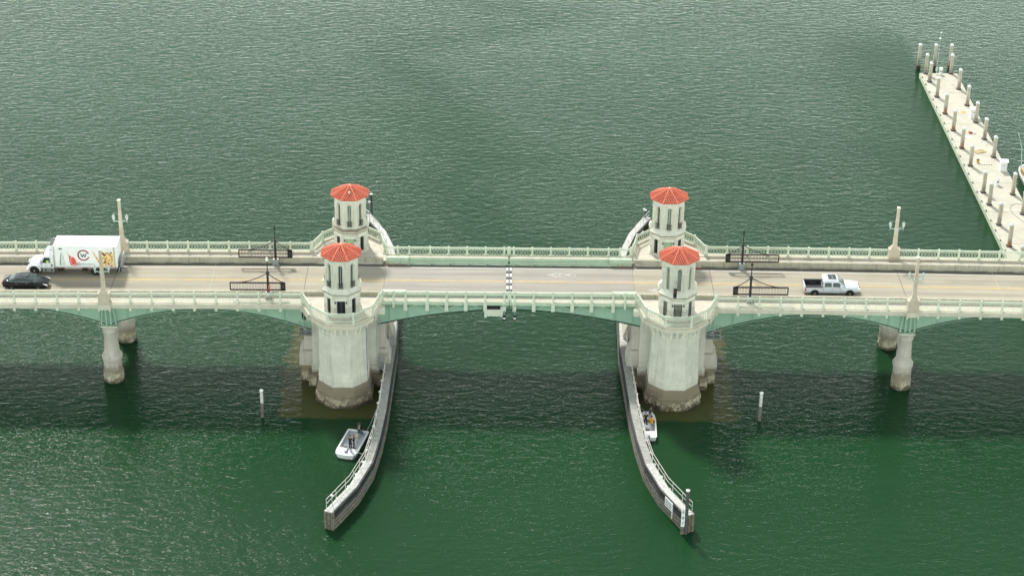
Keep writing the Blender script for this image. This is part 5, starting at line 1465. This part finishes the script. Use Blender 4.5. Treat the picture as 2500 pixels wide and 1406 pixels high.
person('person in black jacket seen from behind, standing in the small boat', inboat(BR, -.22, .15, .225), .2, fish, dk1, cloth('dark_jeans', (.03, .04, .06)), shoe, cap=cloth('grey_beanie', (.17, .16, .17)), scale=.97)
bend = stand(belly=(0, .12, 1.08), chest=(0, .32, 1.2), neck=(0, .45, 1.25), head=(0, .54, 1.28), crown=(0, .63, 1.3), shL=(-.19, .34, 1.22), elL=(-.22, .42, .95), wrL=(-.18, .5, .72), haL=(-.16, .52, .64), shR=(.19, .34, 1.22), elR=(.22, .42, .95), wrR=(.18, .5, .72), haR=(.16, .52, .64))
person('person in dark grey coat bending over the boat bow', inboat(BR, .25, 1.05, .60), -.3, bend, cloth('charcoal_coat', (.06, .055, .06)), cloth('charcoal_trousers', (.05, .05, .055)), shoe, hood=True, scale=.85)
person('person in black top and orange trousers sitting in the small boat', inboat(BR, .38, .05, .225), 0.1, sit, cloth('orange_bib', (.62, .30, .03)), cloth('orange_trousers', (.62, .30, .03)), shoe, cap=cloth('black_hood', (.02, .02, .02)))
def rope(pts, label):
    m = MB(); m.tube(pts, .02, 5); o = build(m, 'mooring_rope', 'hullgrey'); o['label'] = label; o['category'] = 'rope'
rope([inboat(BL, .95, 1.0, .62), (-14.6, -20.6, .9), (-14.4, -21.2, 1.5)], 'thin mooring line from the skiff side to the fender near the bow')
rope([inboat(BL, -.9, -2.3, .62)[:2]+(.65,), (-14.2, -14.6, 1.1), (-13.75, -13.6, 1.9)], 'thin mooring line from the skiff stern to the fender rail')
rope([inboat(BR, -.2, 2.45, .6), (13.9, -10.2, .6), (13.4, -9.3, 1.6)], 'thin mooring line from the small boat bow to the fender')

# ------------------------------------------------------------------ vehicles
def wheel(root, x, y, z, r, w_, side, rimr, dual=False):
    m = MB(); m.lathe([(r*.62, 0), (r*.97, .01), (r, .05), (r, w_-.05), (r*.97, w_-.01), (r*.62, w_)], 24)
    wl = build(m, 'wheel', 'tyre', root, smooth=True); wl.location = (x, y, z); wl.rotation_euler = (pi/2, 0, 0) if side < 0 else (-pi/2, 0, 0)
    m = MB(); m.lathe([(rimr, w_*.80), (rimr*.92, w_*.98), (rimr*.8, w_*.90), (rimr*.34, w_*.85), (rimr*.3, w_*1.06), (.01, w_*1.08)], 20); rm = build(m, 'rim', 'rim', wl, smooth=True)
    m = MB(); n = 5 if not dual else 8
    for i in range(n):
        a = 2*pi*i/n; m.lathe([(rimr*.12, w_*.86), (rimr*.12, w_*.93)], 6, (rimr*.6*cos(a), rimr*.6*sin(a)))
    build(m, 'rim_hole', 'dark', wl)
    return wl
def sec(x, half, ground=None):
    """ring from half profile [(y,z)...] bottom centre to top centre"""
    r = [(x, y, z) for y, z in half]; return r+[(x, -y, z) for y, z in reversed(half) if abs(y) > 1e-6]
# sedan, nose towards +X
def sedan(loc, label):
    r = thing('sedan_car', label, 'car', loc)
    S = [(-2.42, .70, .45, .78, .92), (-2.30, .86, .30, .95, 1.00), (-1.9, .90, .24, .98, 1.06), (-1.2, .92, .21, .98, 1.03), (-.3, .925, .20, .95, .99), (.6, .925, .20, .92, .97), (1.1, .92, .20, .90, .98), (1.6, .91, .21, .84, .93), (2.05, .88, .24, .76, .84), (2.32, .78, .30, .66, .72), (2.44, .58, .38, .56, .60)]
    secs = [sec(x, [(0, zb), (w_*.88, zb), (w_, zb+.18), (w_*1.0, (zb+zs)/2+.06), (w_*.985, zs-.05), (w_*.90, zs+.02), (w_*.5, zt), (0, zt+.02)]) for x, w_, zb, zs, zt in S]
    m = MB(); m.loft(secs); b = build(m, 'body', 'carblack', r, smooth=True)
    G = [(-1.75, .70, 1.05, 1.06, .50), (-1.1, .76, .99, 1.30, .56), (-.55, .78, .97, 1.41, .59), (0, .79, .96, 1.435, .60), (.45, .78, .95, 1.38, .58), (.95, .76, .94, 1.16, .60), (1.30, .74, .94, .97, .68)]
    secs = [sec(x, [(0, zb), (w_, zb), (w_*.98, zb+.04), (wt+.05, zt-.07), (wt, zt-.02), (0, zt)]) for x, w_, zb, zt, wt in G]
    m = MB(); m.loft(secs); build(m, 'windows', 'carglass', r, smooth=True)
    secs = [sec(x, [(0, zt-.05), (wt+.08, zt-.085), (wt+.03, zt+.005), (0, zt+.02)]) for x, zt, wt in ((-1.15, 1.28, .56), (-.55, 1.41, .58), (0, 1.435, .59), (.42, 1.385, .57))]
    m = MB(); m.loft(secs); rf = build(m, 'roof', 'carblack', r, smooth=True)
    m = MB(); m.box(-.35, .35, -.35, .35, 1.452, 1.458); build(m, 'sunroof', 'carglass', rf)
    for s in (-1, 1):
        m = MB(); m.tube([(-1.62, s*.735, 1.06), (-1.15, s*.665, 1.27), (-.55, s*.655, 1.37), (0, s*.665, 1.39), (.45, s*.67, 1.33), (.95, s*.73, 1.1), (1.2, s*.80, .99)], .018, 5); m.tube([(-1.62, s*.735, 1.06), (-1.5, s*.79, 1.0), (1.1, s*.82, .97)], .018, 5); build(m, 'window_trim', 'chrome', r)
        m = MB(); m.beam((-.25, s*.68, 1.38), (-.25, s*.80, .98), .05, .02); build(m, 'door_pillar', 'carblack', r)
        m = MB(); m.loft([[(.72, s*.90, .98), (.72, s*1.06, .99), (.72, s*1.06, 1.10), (.72, s*.90, 1.08)], [(.92, s*.88, 1.0), (.92, s*1.0, 1.02), (.92, s*1.0, 1.08), (.92, s*.88, 1.06)]]); build(m, 'mirror', 'carblack', r)
        for x in (-.95, .12): m = MB(); m.box(x, x+.2, min(s*.925, s*.945), max(s*.925, s*.945), .84, .87); build(m, 'door_handle', 'chrome', r)
        m = MB(); m.prism([(1.95, .80), (2.34, .66), (2.40, .58), (2.18, .62)], min(s*.60, s*.87), max(s*.60, s*.87), 'y'); build(m, 'headlight', 'headlight', r)
        m = MB(); m.box(2.28, 2.42, min(s*.5, s*.70), max(s*.5, s*.70), .36, .46); build(m, 'fog_light', 'chrome', r)
        m = MB(); m.box(-2.43, -2.2, min(s*.45, s*.82), max(s*.45, s*.82), .78, .92); build(m, 'tail_light', 'taillight', r)
        for x in (-1.42, 1.42): wheel(r, x, s*.70, .33, .335, .23, s*1, .23)
    m = MB(); m.box(2.36, 2.455, -.38, .38, .42, .60); build(m, 'grille', 'chrome', r)
    return r
sedan((-51.55, -1.75, ztop(51)), 'black sedan driving beside the truck, at the edge of the picture')
# pickup, nose towards +X
def pickup(loc, label):
    r = thing('pickup_truck', label, 'pickup truck', loc)
    S = [(-2.95, .90, .52, 1.02, 1.04), (-2.85, .97, .48, 1.05, 1.07), (-1.0, 1.0, .45, 1.07, 1.08), (.9, 1.0, .45, 1.07, 1.08), (1.35, 1.0, .45, 1.07, 1.16), (2.2, .99, .47, 1.03, 1.14), (2.7, .96, .50, .98, 1.08), (2.90, .88, .55, .88, .98), (2.97, .70, .60, .80, .86)]
    full = [sec(x, [(0, zb), (w_*.93, zb), (w_, zb+.12), (w_, (zb+zs)/2), (w_*.985, zs-.08), (w_*.93, zs), (w_*.5, zt), (0, zt+.015)]) for x, w_, zb, zs, zt in S[3:]]
    m = MB(); m.loft(full); build(m, 'hood', 'carsilver', r, smooth=True)
    # cab body and bed walls
    for s in (-1, 1):
        side = [(-2.95, .52), (.9, .45), (.9, 1.07), (-.98, 1.07), (-.98, 1.09), (-2.93, 1.06)]
        m = MB(); m.loft([[(x, s*.86, z) for x, z in side], [(x, s*.97, z) for x, z in side], [(x, s*1.0, z*.96+.02) for x, z in side]] if True else []); build(m, 'side_panel', 'carsilver', r)
        m = MB(); m.box(-2.9, -1.0, min(s*.84, s*.99), max(s*.84, s*.99), 1.091, 1.125); build(m, 'bed_rail', 'bedliner', r)
        for x in (-1.88, 1.88):
            m = MB(); m.lathe([(.46, 0), (.46, .02)], 20); a = build(m, 'wheel_arch', 'black', r, (x, s*.995, .40)); a.rotation_euler = (pi/2 if s < 0 else -pi/2, 0, 0)
            wheel(r, x, s*.80, .40, .41, .26, s, .27)
        m = MB(); m.box(-2.97, -2.80, min(s*.80, s*1.01), max(s*.80, s*1.01), .72, .98); build(m, 'tail_light', 'taillight', r)
        m = MB(); m.box(2.72, 2.97, min(s*.66, s*.94), max(s*.66, s*.94), .70, .92); build(m, 'headlight', 'headlight', r)
        m = MB(); m.box(.78, .98, min(s*1.02, s*1.24), max(s*1.02, s*1.24), 1.12, 1.34); build(m, 'mirror', 'carsilver', r)
        for x in (-.62, .3): m = MB(); m.box(x, x+.22, min(s*1.0, s*1.02), max(s*1.0, s*1.02), .96, 1.0); build(m, 'door_handle', 'carsilver', r)
        for x in (-.99, -.05, .88): m = MB(); m.box(x-.008, x+.008, min(s*1.0, s*1.004), max(s*1.0, s*1.004), .5, 1.05); build(m, 'door_gap', 'black', r)
        for x0, x1 in ((-.88, -.10), (0.0, .72)):
            m = MB(); t = .30 if x1 > .5 else 0
            m.prism([(x0, 1.17), (x1+t*.7, 1.17), (x1-.05, 1.62), (x0+.05, 1.62)], 0, .01, 'y')
            wn_ = build(m, 'side_window', 'carglass', r, (0, s*.925 if s > 0 else -.935, 0)); 
            for vtx in wn_.data.vertices: vtx.co.y += -s*(vtx.co.z-1.17)*.22*1.0 + (s*.045)
        m = MB(); m.box(-.9, .9, min(s*.98, s*1.08), max(s*.98, s*1.08), .40, .46); build(m, 'side_step', 'black', r)
    m = MB(); m.box(-2.9, -1.0, -.85, .85, .58, .66); build(m, 'bed_floor', 'bedliner', r)
    for s in (-1, 1): m = MB(); m.box(-2.3, -1.5, min(s*.6, s*.85), max(s*.6, s*.85), .66, .86); build(m, 'wheel_housing', 'bedliner', r)
    for s in (-1, 1): m = MB(); m.box(-2.88, -1.0, min(s*.845, s*.858), max(s*.845, s*.858), .66, 1.09); build(m, 'bed_liner_side', 'bedliner', r)
    m = MB(); m.box(-2.96, -2.86, -.85, .85, .56, 1.08); build(m, 'tailgate', 'carsilver', r)
    m = MB(); m.box(-3.02, -2.97, -.9, .9, .46, .60); build(m, 'rear_bumper', 'chrome', r)
    m = MB(); m.box(-1.0, .95, -.955, .955, .5, 1.08); build(m, 'cabin_base', 'carsilver', r)
    G = [(-1.0, .95, .80, 1.70, 1.08), (-.85, .96, .76, 1.86, 1.08), (-.2, .96, .76, 1.90, 1.08), (.35, .96, .76, 1.87, 1.08), (.62, .96, .74, 1.76, 1.08), (1.42, .92, .86, 1.13, 1.09)]
    secs = [sec(x, [(0, zb), (w_, zb), (w_*.99, zb+.03), (wt+.03, zt-.08), (wt, zt-.01), (0, zt+.02)]) for x, w_, wt, zt, zb in G]
    m = MB(); m.loft(secs[:5]); cb = build(m, 'cab', 'carsilver', r, smooth=True)
    m = MB(); m.loft(secs[4:]); build(m, 'windscreen_base', 'carsilver', r, smooth=True)
    m = MB(); m.loft([[(.66, -.70, 1.765), (.66, .70, 1.765), (.66, .70, 1.79), (.66, -.70, 1.79)], [(1.38, -.80, 1.155), (1.38, .80, 1.155), (1.38, .80, 1.18), (1.38, -.80, 1.18)]]); build(m, 'windscreen', 'carglass', r)
    m = MB(); m.loft([[(-1.015, -.78, 1.2), (-1.0, -.78, 1.2), (-1.0, .78, 1.2), (-1.015, .78, 1.2)], [(-.98, -.70, 1.64), (-.96, -.70, 1.64), (-.96, .70, 1.64), (-.98, .70, 1.64)]]); build(m, 'rear_window', 'carglass', r)
    m = MB(); m.box(-.45, .40, -.52, .52, 1.912, 1.935); sr = build(m, 'sunroof', 'carglass', r); m = MB(); m.box(-.02, .01, -.52, .52, 1.936, 1.942); build(m, 'crossbar', 'chrome', sr)
    m = MB(); m.box(2.93, 3.0, -.6, .6, .62, .90); build(m, 'grille', 'black', r)
    m = MB(); m.box(2.86, 3.02, -.9, .9, .46, .60); build(m, 'front_bumper', 'chrome', r)
    return r
pickup((34.50, -1.62, ztop(35)), 'pale blue-grey crew-cab pickup with empty black bed on the bridge')

# refrigerated box truck, cab towards -X
def text(parent, s, size, mat, loc, name='lettering', bold=False):
    cu = bpy.data.curves.new(name, 'FONT'); cu.body = s; cu.size = size; cu.extrude = .003; cu.align_x = 'CENTER'; cu.align_y = 'CENTER'
    if bold: cu.offset = size*.02
    return text_mesh(cu, name, mat, parent, loc)
def truck(loc, label):
    r = thing('box_truck', label, 'truck', loc)     # local origin on the road under the box centre; box x -3.6..3.6
    Y0, Y1, Z0, Z1 = -1.25, 1.25, .98, 3.52
    m = MB(); m.box(-3.6, 3.15, Y0, Y1, Z0, Z1-.02); box = build(m, 'cargo_box', 'white', r)
    m = MB(); m.box(-3.63, 3.18, Y0-.03, Y1+.03, Z1-.019, Z1+.04); build(m, 'roof', 'white_gloss', box)
    m = MB(); m.box(-3.63, 3.18, Y0-.035, Y0-.002, Z0-.02, Z0+.08); build(m, 'side_rail', 'galv', box)
    m = MB()
    for i in range(13): m.box(-3.4+i*.5, -3.25+i*.5, Y0-.045, Y0-.036, Z0+.01, Z0+.05)
    build(m, 'marker_strip', 'taillight', box)
    for x in (-3.6, 2.78): m = MB(); m.box(x-.03 if x < 0 else x, x+.10 if x < 0 else x+.2, Y0-.03, Y0-.004, Z0+.1, Z1-.03); build(m, 'corner_post', 'dock', box)
    m = MB(); m.box(3.15, 3.18, -1.1, 1.1, Z0+.1, Z1-.15); build(m, 'rear_door', 'white', box)
    yd = Y0-.006
    def patch(poly, mat, y=yd, th=.004, name='print'):
        m = MB(); m.prism(poly, y-th, y, 'y'); return build(m, name, mat, box)
    def ell(cx, cz, a, b, n=16, rot=0): return [(cx+a*cos(2*pi*i/n)*cos(rot)-b*sin(2*pi*i/n)*sin(rot), cz+a*cos(2*pi*i/n)*sin(rot)+b*sin(2*pi*i/n)*cos(rot)) for i in range(n)]
    greyp = plain('print_grey', (.25, .28, .28), .6, var=.5, scale=4); silver = plain('print_silver', (.62, .63, .60), .5, var=.2, scale=3)
    redp = plain('print_red', (.62, .10, .09), .6, var=.3, scale=5); pinkp = plain('print_pink', (.80, .38, .34), .6, var=.3, scale=8); orp = plain('print_orange', (.85, .42, .06), .6, var=.4, scale=6)
    yelp = plain('print_yellow', (.80, .60, .22), .6, var=.3, scale=5); grn = plain('print_green', (.10, .25, .06), .6, var=.3); dred = plain('print_dark_red', (.18, .03, .03), .6, var=.5, scale=9)
    # fish
    patch([(-2.98, 1.15), (-3.0, 1.9), (-2.9, 2.5), (-2.75, 2.88), (-2.6, 2.5), (-2.5, 1.9), (-2.42, 1.15)], silver, name='fish_print'); patch([(-3.0, 1.9), (-2.9, 2.5), (-2.78, 2.84), (-2.88, 1.9), (-2.95, 1.15), (-3.05, 1.4)], greyp, yd-.005, name='fish_back_print')
    patch(ell(-2.62, 2.2, .05, .1), greyp, yd-.006, name='fin_print'); patch(ell(-2.85, 3.22, .22, .10), plain('badge_green', (.12, .20, .15), .6), name='oval_badge')
    # cut of meat
    patch([(-2.15, 2.95), (-2.0, 2.5), (-1.75, 2.3), (-1.45, 2.15), (-1.2, 1.7), (-1.15, 1.3), (-1.5, 1.1), (-1.85, 1.25), (-2.0, 1.7), (-2.0, 2.3)], redp, name='meat_print')
    patch(ell(-1.55, 1.75, .33, .55, rot=.2), pinkp, yd-.005, name='steak_print'); patch(ell(-1.55, 1.75, .26, .47, rot=.2), redp, yd-.010, name='steak_centre_print'); patch([(-1.8, 1.35), (-1.5, 1.12), (-1.3, 1.4), (-1.5, 1.25)], 'white', yd-.012, name='bone_print')
    # round logo: open ring with a letter
    cx, cz, R0, R1 = -.42, 2.47, .50, .66; n = 40
    m = MB(); a0, a1 = radians(20), radians(340)
    for i in range(n):
        a = a0+(a1-a0)*i/n; b = a0+(a1-a0)*(i+1)/n
        m.prism([(cx+R0*cos(a), cz+R0*sin(a)), (cx+R1*cos(a), cz+R1*sin(a)), (cx+R1*cos(b), cz+R1*sin(b)), (cx+R0*cos(b), cz+R0*sin(b))], yd-.005, yd, 'y')
    build(m, 'logo_ring', 'maroon', box)
    W_ = [(-.42, .28), (-.30, .28), (-.17, -.12), (-.05, .18), (.05, .18), (.17, -.12), (.30, .28), (.42, .28), (.23, -.28), (.12, -.28), (0, .02), (-.12, -.28), (-.23, -.28)]
    m = MB()
    for p, q in (((-.36, .28), (-.175, -.28)), ((-.175, -.28), (0, .18)), ((0, .18), (.175, -.28)), ((.175, -.28), (.36, .28))):
        m.prism([(cx+p[0]*.85-.055, cz+p[1]*.85), (cx+p[0]*.85+.055, cz+p[1]*.85), (cx+q[0]*.85+.055, cz+q[1]*.85), (cx+q[0]*.85-.055, cz+q[1]*.85)], yd-.006, yd, 'y')
    build(m, 'logo_letter', 'slate', box)
    m = MB(); cx2, cz2 = -.98, 1.42
    for i in range(24):
        a = a0+(a1-a0)*i/24; b = a0+(a1-a0)*(i+1)/24; m.prism([(cx2+.13*cos(a), cz2+.13*sin(a)), (cx2+.18*cos(a), cz2+.18*sin(a)), (cx2+.18*cos(b), cz2+.18*sin(b)), (cx2+.13*cos(b), cz2+.13*sin(b))], yd-.004, yd, 'y')
    build(m, 'small_logo', 'slate', box); text(box, 'W', .18, 'slate', (cx2, yd-.004, cz2))
    text(box, 'chefs\u2019warehouse', .21, 'slate', (-.12, yd-.004, 1.42)); text(box, 'chefswarehouse.com', .11, 'galv', (-.12, yd-.004, 1.13))
    # carrots
    rr = random.Random(3)
    for i in range(12):
        x = .52+i*.05; z = 2.95-i*.10; w_ = .10
        patch([(x, z), (x+w_, z-.04), (min(1.5, x+.62+w_), max(1.12, z-1.05)), (min(1.42, x+.5), max(1.08, z-1.12))], (orp, yelp, orp, redp)[i % 4], yd-.002-.001*i, name='carrot_print')
    patch([(1.12, 1.05), (1.52, 1.03), (1.52, 1.75), (1.35, 1.45)], grn, yd-.018, name='leaf_print')
    # berries and snack platter
    patch([(1.60, 1.12), (2.74, 1.12), (2.74, 2.7), (2.3, 2.95), (1.85, 2.9), (1.60, 2.5)], yelp, name='platter_print')
    for i in range(60):
        x, z = rr.uniform(1.66, 2.68), rr.uniform(1.18, 2.85); lf = x < 1.95
        patch(ell(x, z, rr.uniform(.05, .13), rr.uniform(.05, .11), 8), (dred if lf else (pinkp, yelp, redp, orp, silver, greyp, dred)[i % 7]), yd-.005-.0004*i, name='food_print')
    m = MB(); m.prism([(1.55, 1.05), (1.57, 1.05), (1.57, 3.4), (1.55, 3.4)], yd-.003, yd, 'y'); build(m, 'print_edge', 'galv', box); text(box, 'warehouse', .12, 'galv', (2.15, yd-.003, 3.2))
    # refrigeration unit above the cab
    m = MB(); m.prism([(-3.62, 2.25), (-4.15, 2.35), (-4.25, 2.6), (-4.2, 3.25), (-4.0, 3.42), (-3.62, 3.45)], -1.0, 1.0, 'y'); fr = build(m, 'refrigeration_unit', 'white_gloss', r)
    for k in range(6): m = MB(); m.box(-4.08, -3.66, -.9+k*.3, -.9+k*.3+.2, 3.451, 3.50); build(m, 'fan_grille', 'iron', fr)
    m = MB(); m.box(-4.0, -3.8, -1.012, -1.001, 2.95, 3.0); build(m, 'vent_slot', 'dark', fr)
    # cab
    C0 = [(-3.72, .85), (-3.72, 2.28), (-3.85, 2.40), (-4.45, 2.42), (-4.75, 2.30), (-5.12, 1.66), (-5.12, .85)]
    m = MB(); m.loft([[(x, y, z-(0 if abs(y) < 1 else 0)) for x, z in C0] for y in (-1.12, 1.12)]); cab = build(m, 'cab', 'white_gloss', r)
    m = MB(); m.loft([[(-4.72, y*.92, 2.26), (-4.74, y*.92, 2.28), (-5.12, y, 1.70), (-5.10, y, 1.66)] for y in (-1.02, 1.02)]); build(m, 'windscreen', 'carglass', cab, (-.02, 0, .02))
    hs = [(-5.1, 1.02, .78, 1.60), (-5.5, .98, .76, 1.56), (-6.0, .90, .72, 1.45), (-6.35, .82, .66, 1.28), (-6.55, .72, .62, 1.02)]
    secs = [sec(x, [(0, zb), (w_, zb), (w_, zt-.35), (w_*.86, zt-.08), (0, zt)]) for x, w_, zb, zt in hs]
    m = MB(); m.loft(secs); build(m, 'hood', 'white_gloss', r, smooth=True)
    m = MB(); m.box(-6.62, -6.5, -.42, .42, .72, 1.2); build(m, 'grille', 'galv', r)
    m = MB(); m.prism([(-6.72, .36), (-6.35, .33), (-6.3, .66), (-6.72, .68)], -1.15, 1.15, 'y'); build(m, 'front_bumper', 'white', r)
    for s in (-1, 1):
        m = MB(); n = 10; R_ = .72
        pr = [(-5.88+R_*cos(pi*i/n), .50+R_*sin(pi*i/n)) for i in range(n+1)]+[(-5.88-R_*.85+R_*0, .50)]+[(-5.88+(R_-.14)*cos(pi*(n-i)/n), .50+(R_-.14)*sin(pi*(n-i)/n)) for i in range(n+1)]
        for i in range(n):
            a, b = pi*i/n, pi*(i+1)/n
            m.prism([(-5.88+R_*cos(a), .50+R_*sin(a)), (-5.88+R_*cos(b), .50+R_*sin(b)), (-5.88+.56*cos(b), .50+.56*sin(b)), (-5.88+.56*cos(a), .50+.56*sin(a))], min(s*.85, s*1.18), max(s*.85, s*1.18), 'y')
        build(m, 'fender_arch', 'white_gloss', r)
        m = MB(); m.prism([(-6.6, .80), (-6.30, .84), (-6.32, 1.08), (-6.52, 1.0)], min(s*.74, s*.98), max(s*.74, s*.98), 'y'); build(m, 'headlight', 'headlight', r)
        wheel(r, -5.88, s*.90, .50, .50, .28, s, .30)
        wheel(r, .70, s*.72, .50, .50, .50, s, .30, True)
        m = MB(); m.prism([(-4.98, 1.52), (-4.70, 2.08), (-4.12, 2.08), (-4.12, 1.46), (-4.95, 1.44)], min(s*1.121, s*1.135), max(s*1.121, s*1.135), 'y'); sw = build(m, 'side_window', 'carglass', cab)
        m = MB(); m.box(-5.03, -5.0, min(s*1.121, s*1.127), max(s*1.121, s*1.127), .9, 1.5); m.box(-4.05, -4.03, min(s*1.121, s*1.127), max(s*1.121, s*1.127), .9, 2.2); build(m, 'door_gap', 'slate', cab)
        m = MB(); m.box(-4.0, -3.88, min(s*1.121, s*1.15), max(s*1.121, s*1.15), 1.05, 1.28); build(m, 'air_intake', 'dark', cab)
        m = MB(); m.box(-5.08, -4.98, min(s*1.28, s*1.45), max(s*1.28, s*1.45), 1.45, 1.95); m.tube([(-4.98, s*1.12, 1.9), (-5.03, s*1.35, 1.9)], .02, 5); build(m, 'mirror', 'galv', cab)
        m = MB(); m.box(-4.95, -3.75, min(s*.85, s*1.17), max(s*.85, s*1.17), .38, .82); st = build(m, 'step_tank', 'galv', r)
        for x in (-4.75, -4.1): m = MB(); m.box(x, x+.2, min(s*1.171, s*1.18), max(s*1.171, s*1.18), .5, .68); build(m, 'step_hole', 'dark', st)
    m = MB(); m.ball((-4.4, -1.137, 1.62), .12, 8, 5); m.ball((-4.4, -1.137, 1.80), .08, 8, 5)
    for i, (x, z, rx, rz_, c_) in enumerate(((-4.38, 1.62, .16, .15, 'lime'), (-4.42, 1.82, .09, .10, 'hair'))):
        m = MB(); m.prism([(x+rx*cos(2*pi*k/12), z+rz_*sin(2*pi*k/12)) for k in range(12)], -1.142, -1.136, 'y'); build(m, 'driver_vest' if i == 0 else 'driver_head', c_, cab)
    text(cab, 'C', .2, 'slate', (-4.55, -1.125, 1.22)); 
    m = MB(); m.box(-4.8, -4.35, -1.126, -1.121, 1.0, 1.04); build(m, 'door_print', 'galv', cab)
    m = MB(); m.box(-3.7, 3.1, -.45, -.3, .6, .95); m.box(-3.7, 3.1, .3, .45, .6, .95); m.box(-.75, -.2, -1.0, -.5, .45, .9); m.box(-3.4, -2.7, -1.1, -.5, .45, .9); build(m, 'chassis', 'black', r)
    m = MB(); m.box(-.62, -.4, -1.01, -1.0, .82, .9); build(m, 'side_marker', 'orange', r)
    # lift gate folded at the tail
    m = MB()
    for z in (.55, .9, 1.3, 1.7): m.beam((3.30, -1.15, z), (3.5, 1.15, z), .07, .07)
    for y in (-1.1, -.4, .4, 1.1): m.beam((3.21, y, .45), (3.60, y, 1.85), .08, .08)
    m.beam((3.15, -1.0, .8), (3.75, -1.0, .5), .07, .07); m.beam((3.15, 1.0, .8), (3.75, 1.0, .5), .07, .07)
    build(m, 'lift_gate', 'galv', r)
    m = MB(); m.box(3.50, 3.57, -1.1, 1.1, .9, 1.9); build(m, 'lift_platform', 'galv', r); m = MB(); m.box(3.05, 3.45, -1.1, 1.1, .45, .75); build(m, 'tail_bumper', 'black', r)
    return r
truck((-45.33, 2.05, ztop(46)), 'white refrigerated box truck with food pictures and a maroon ring logo')
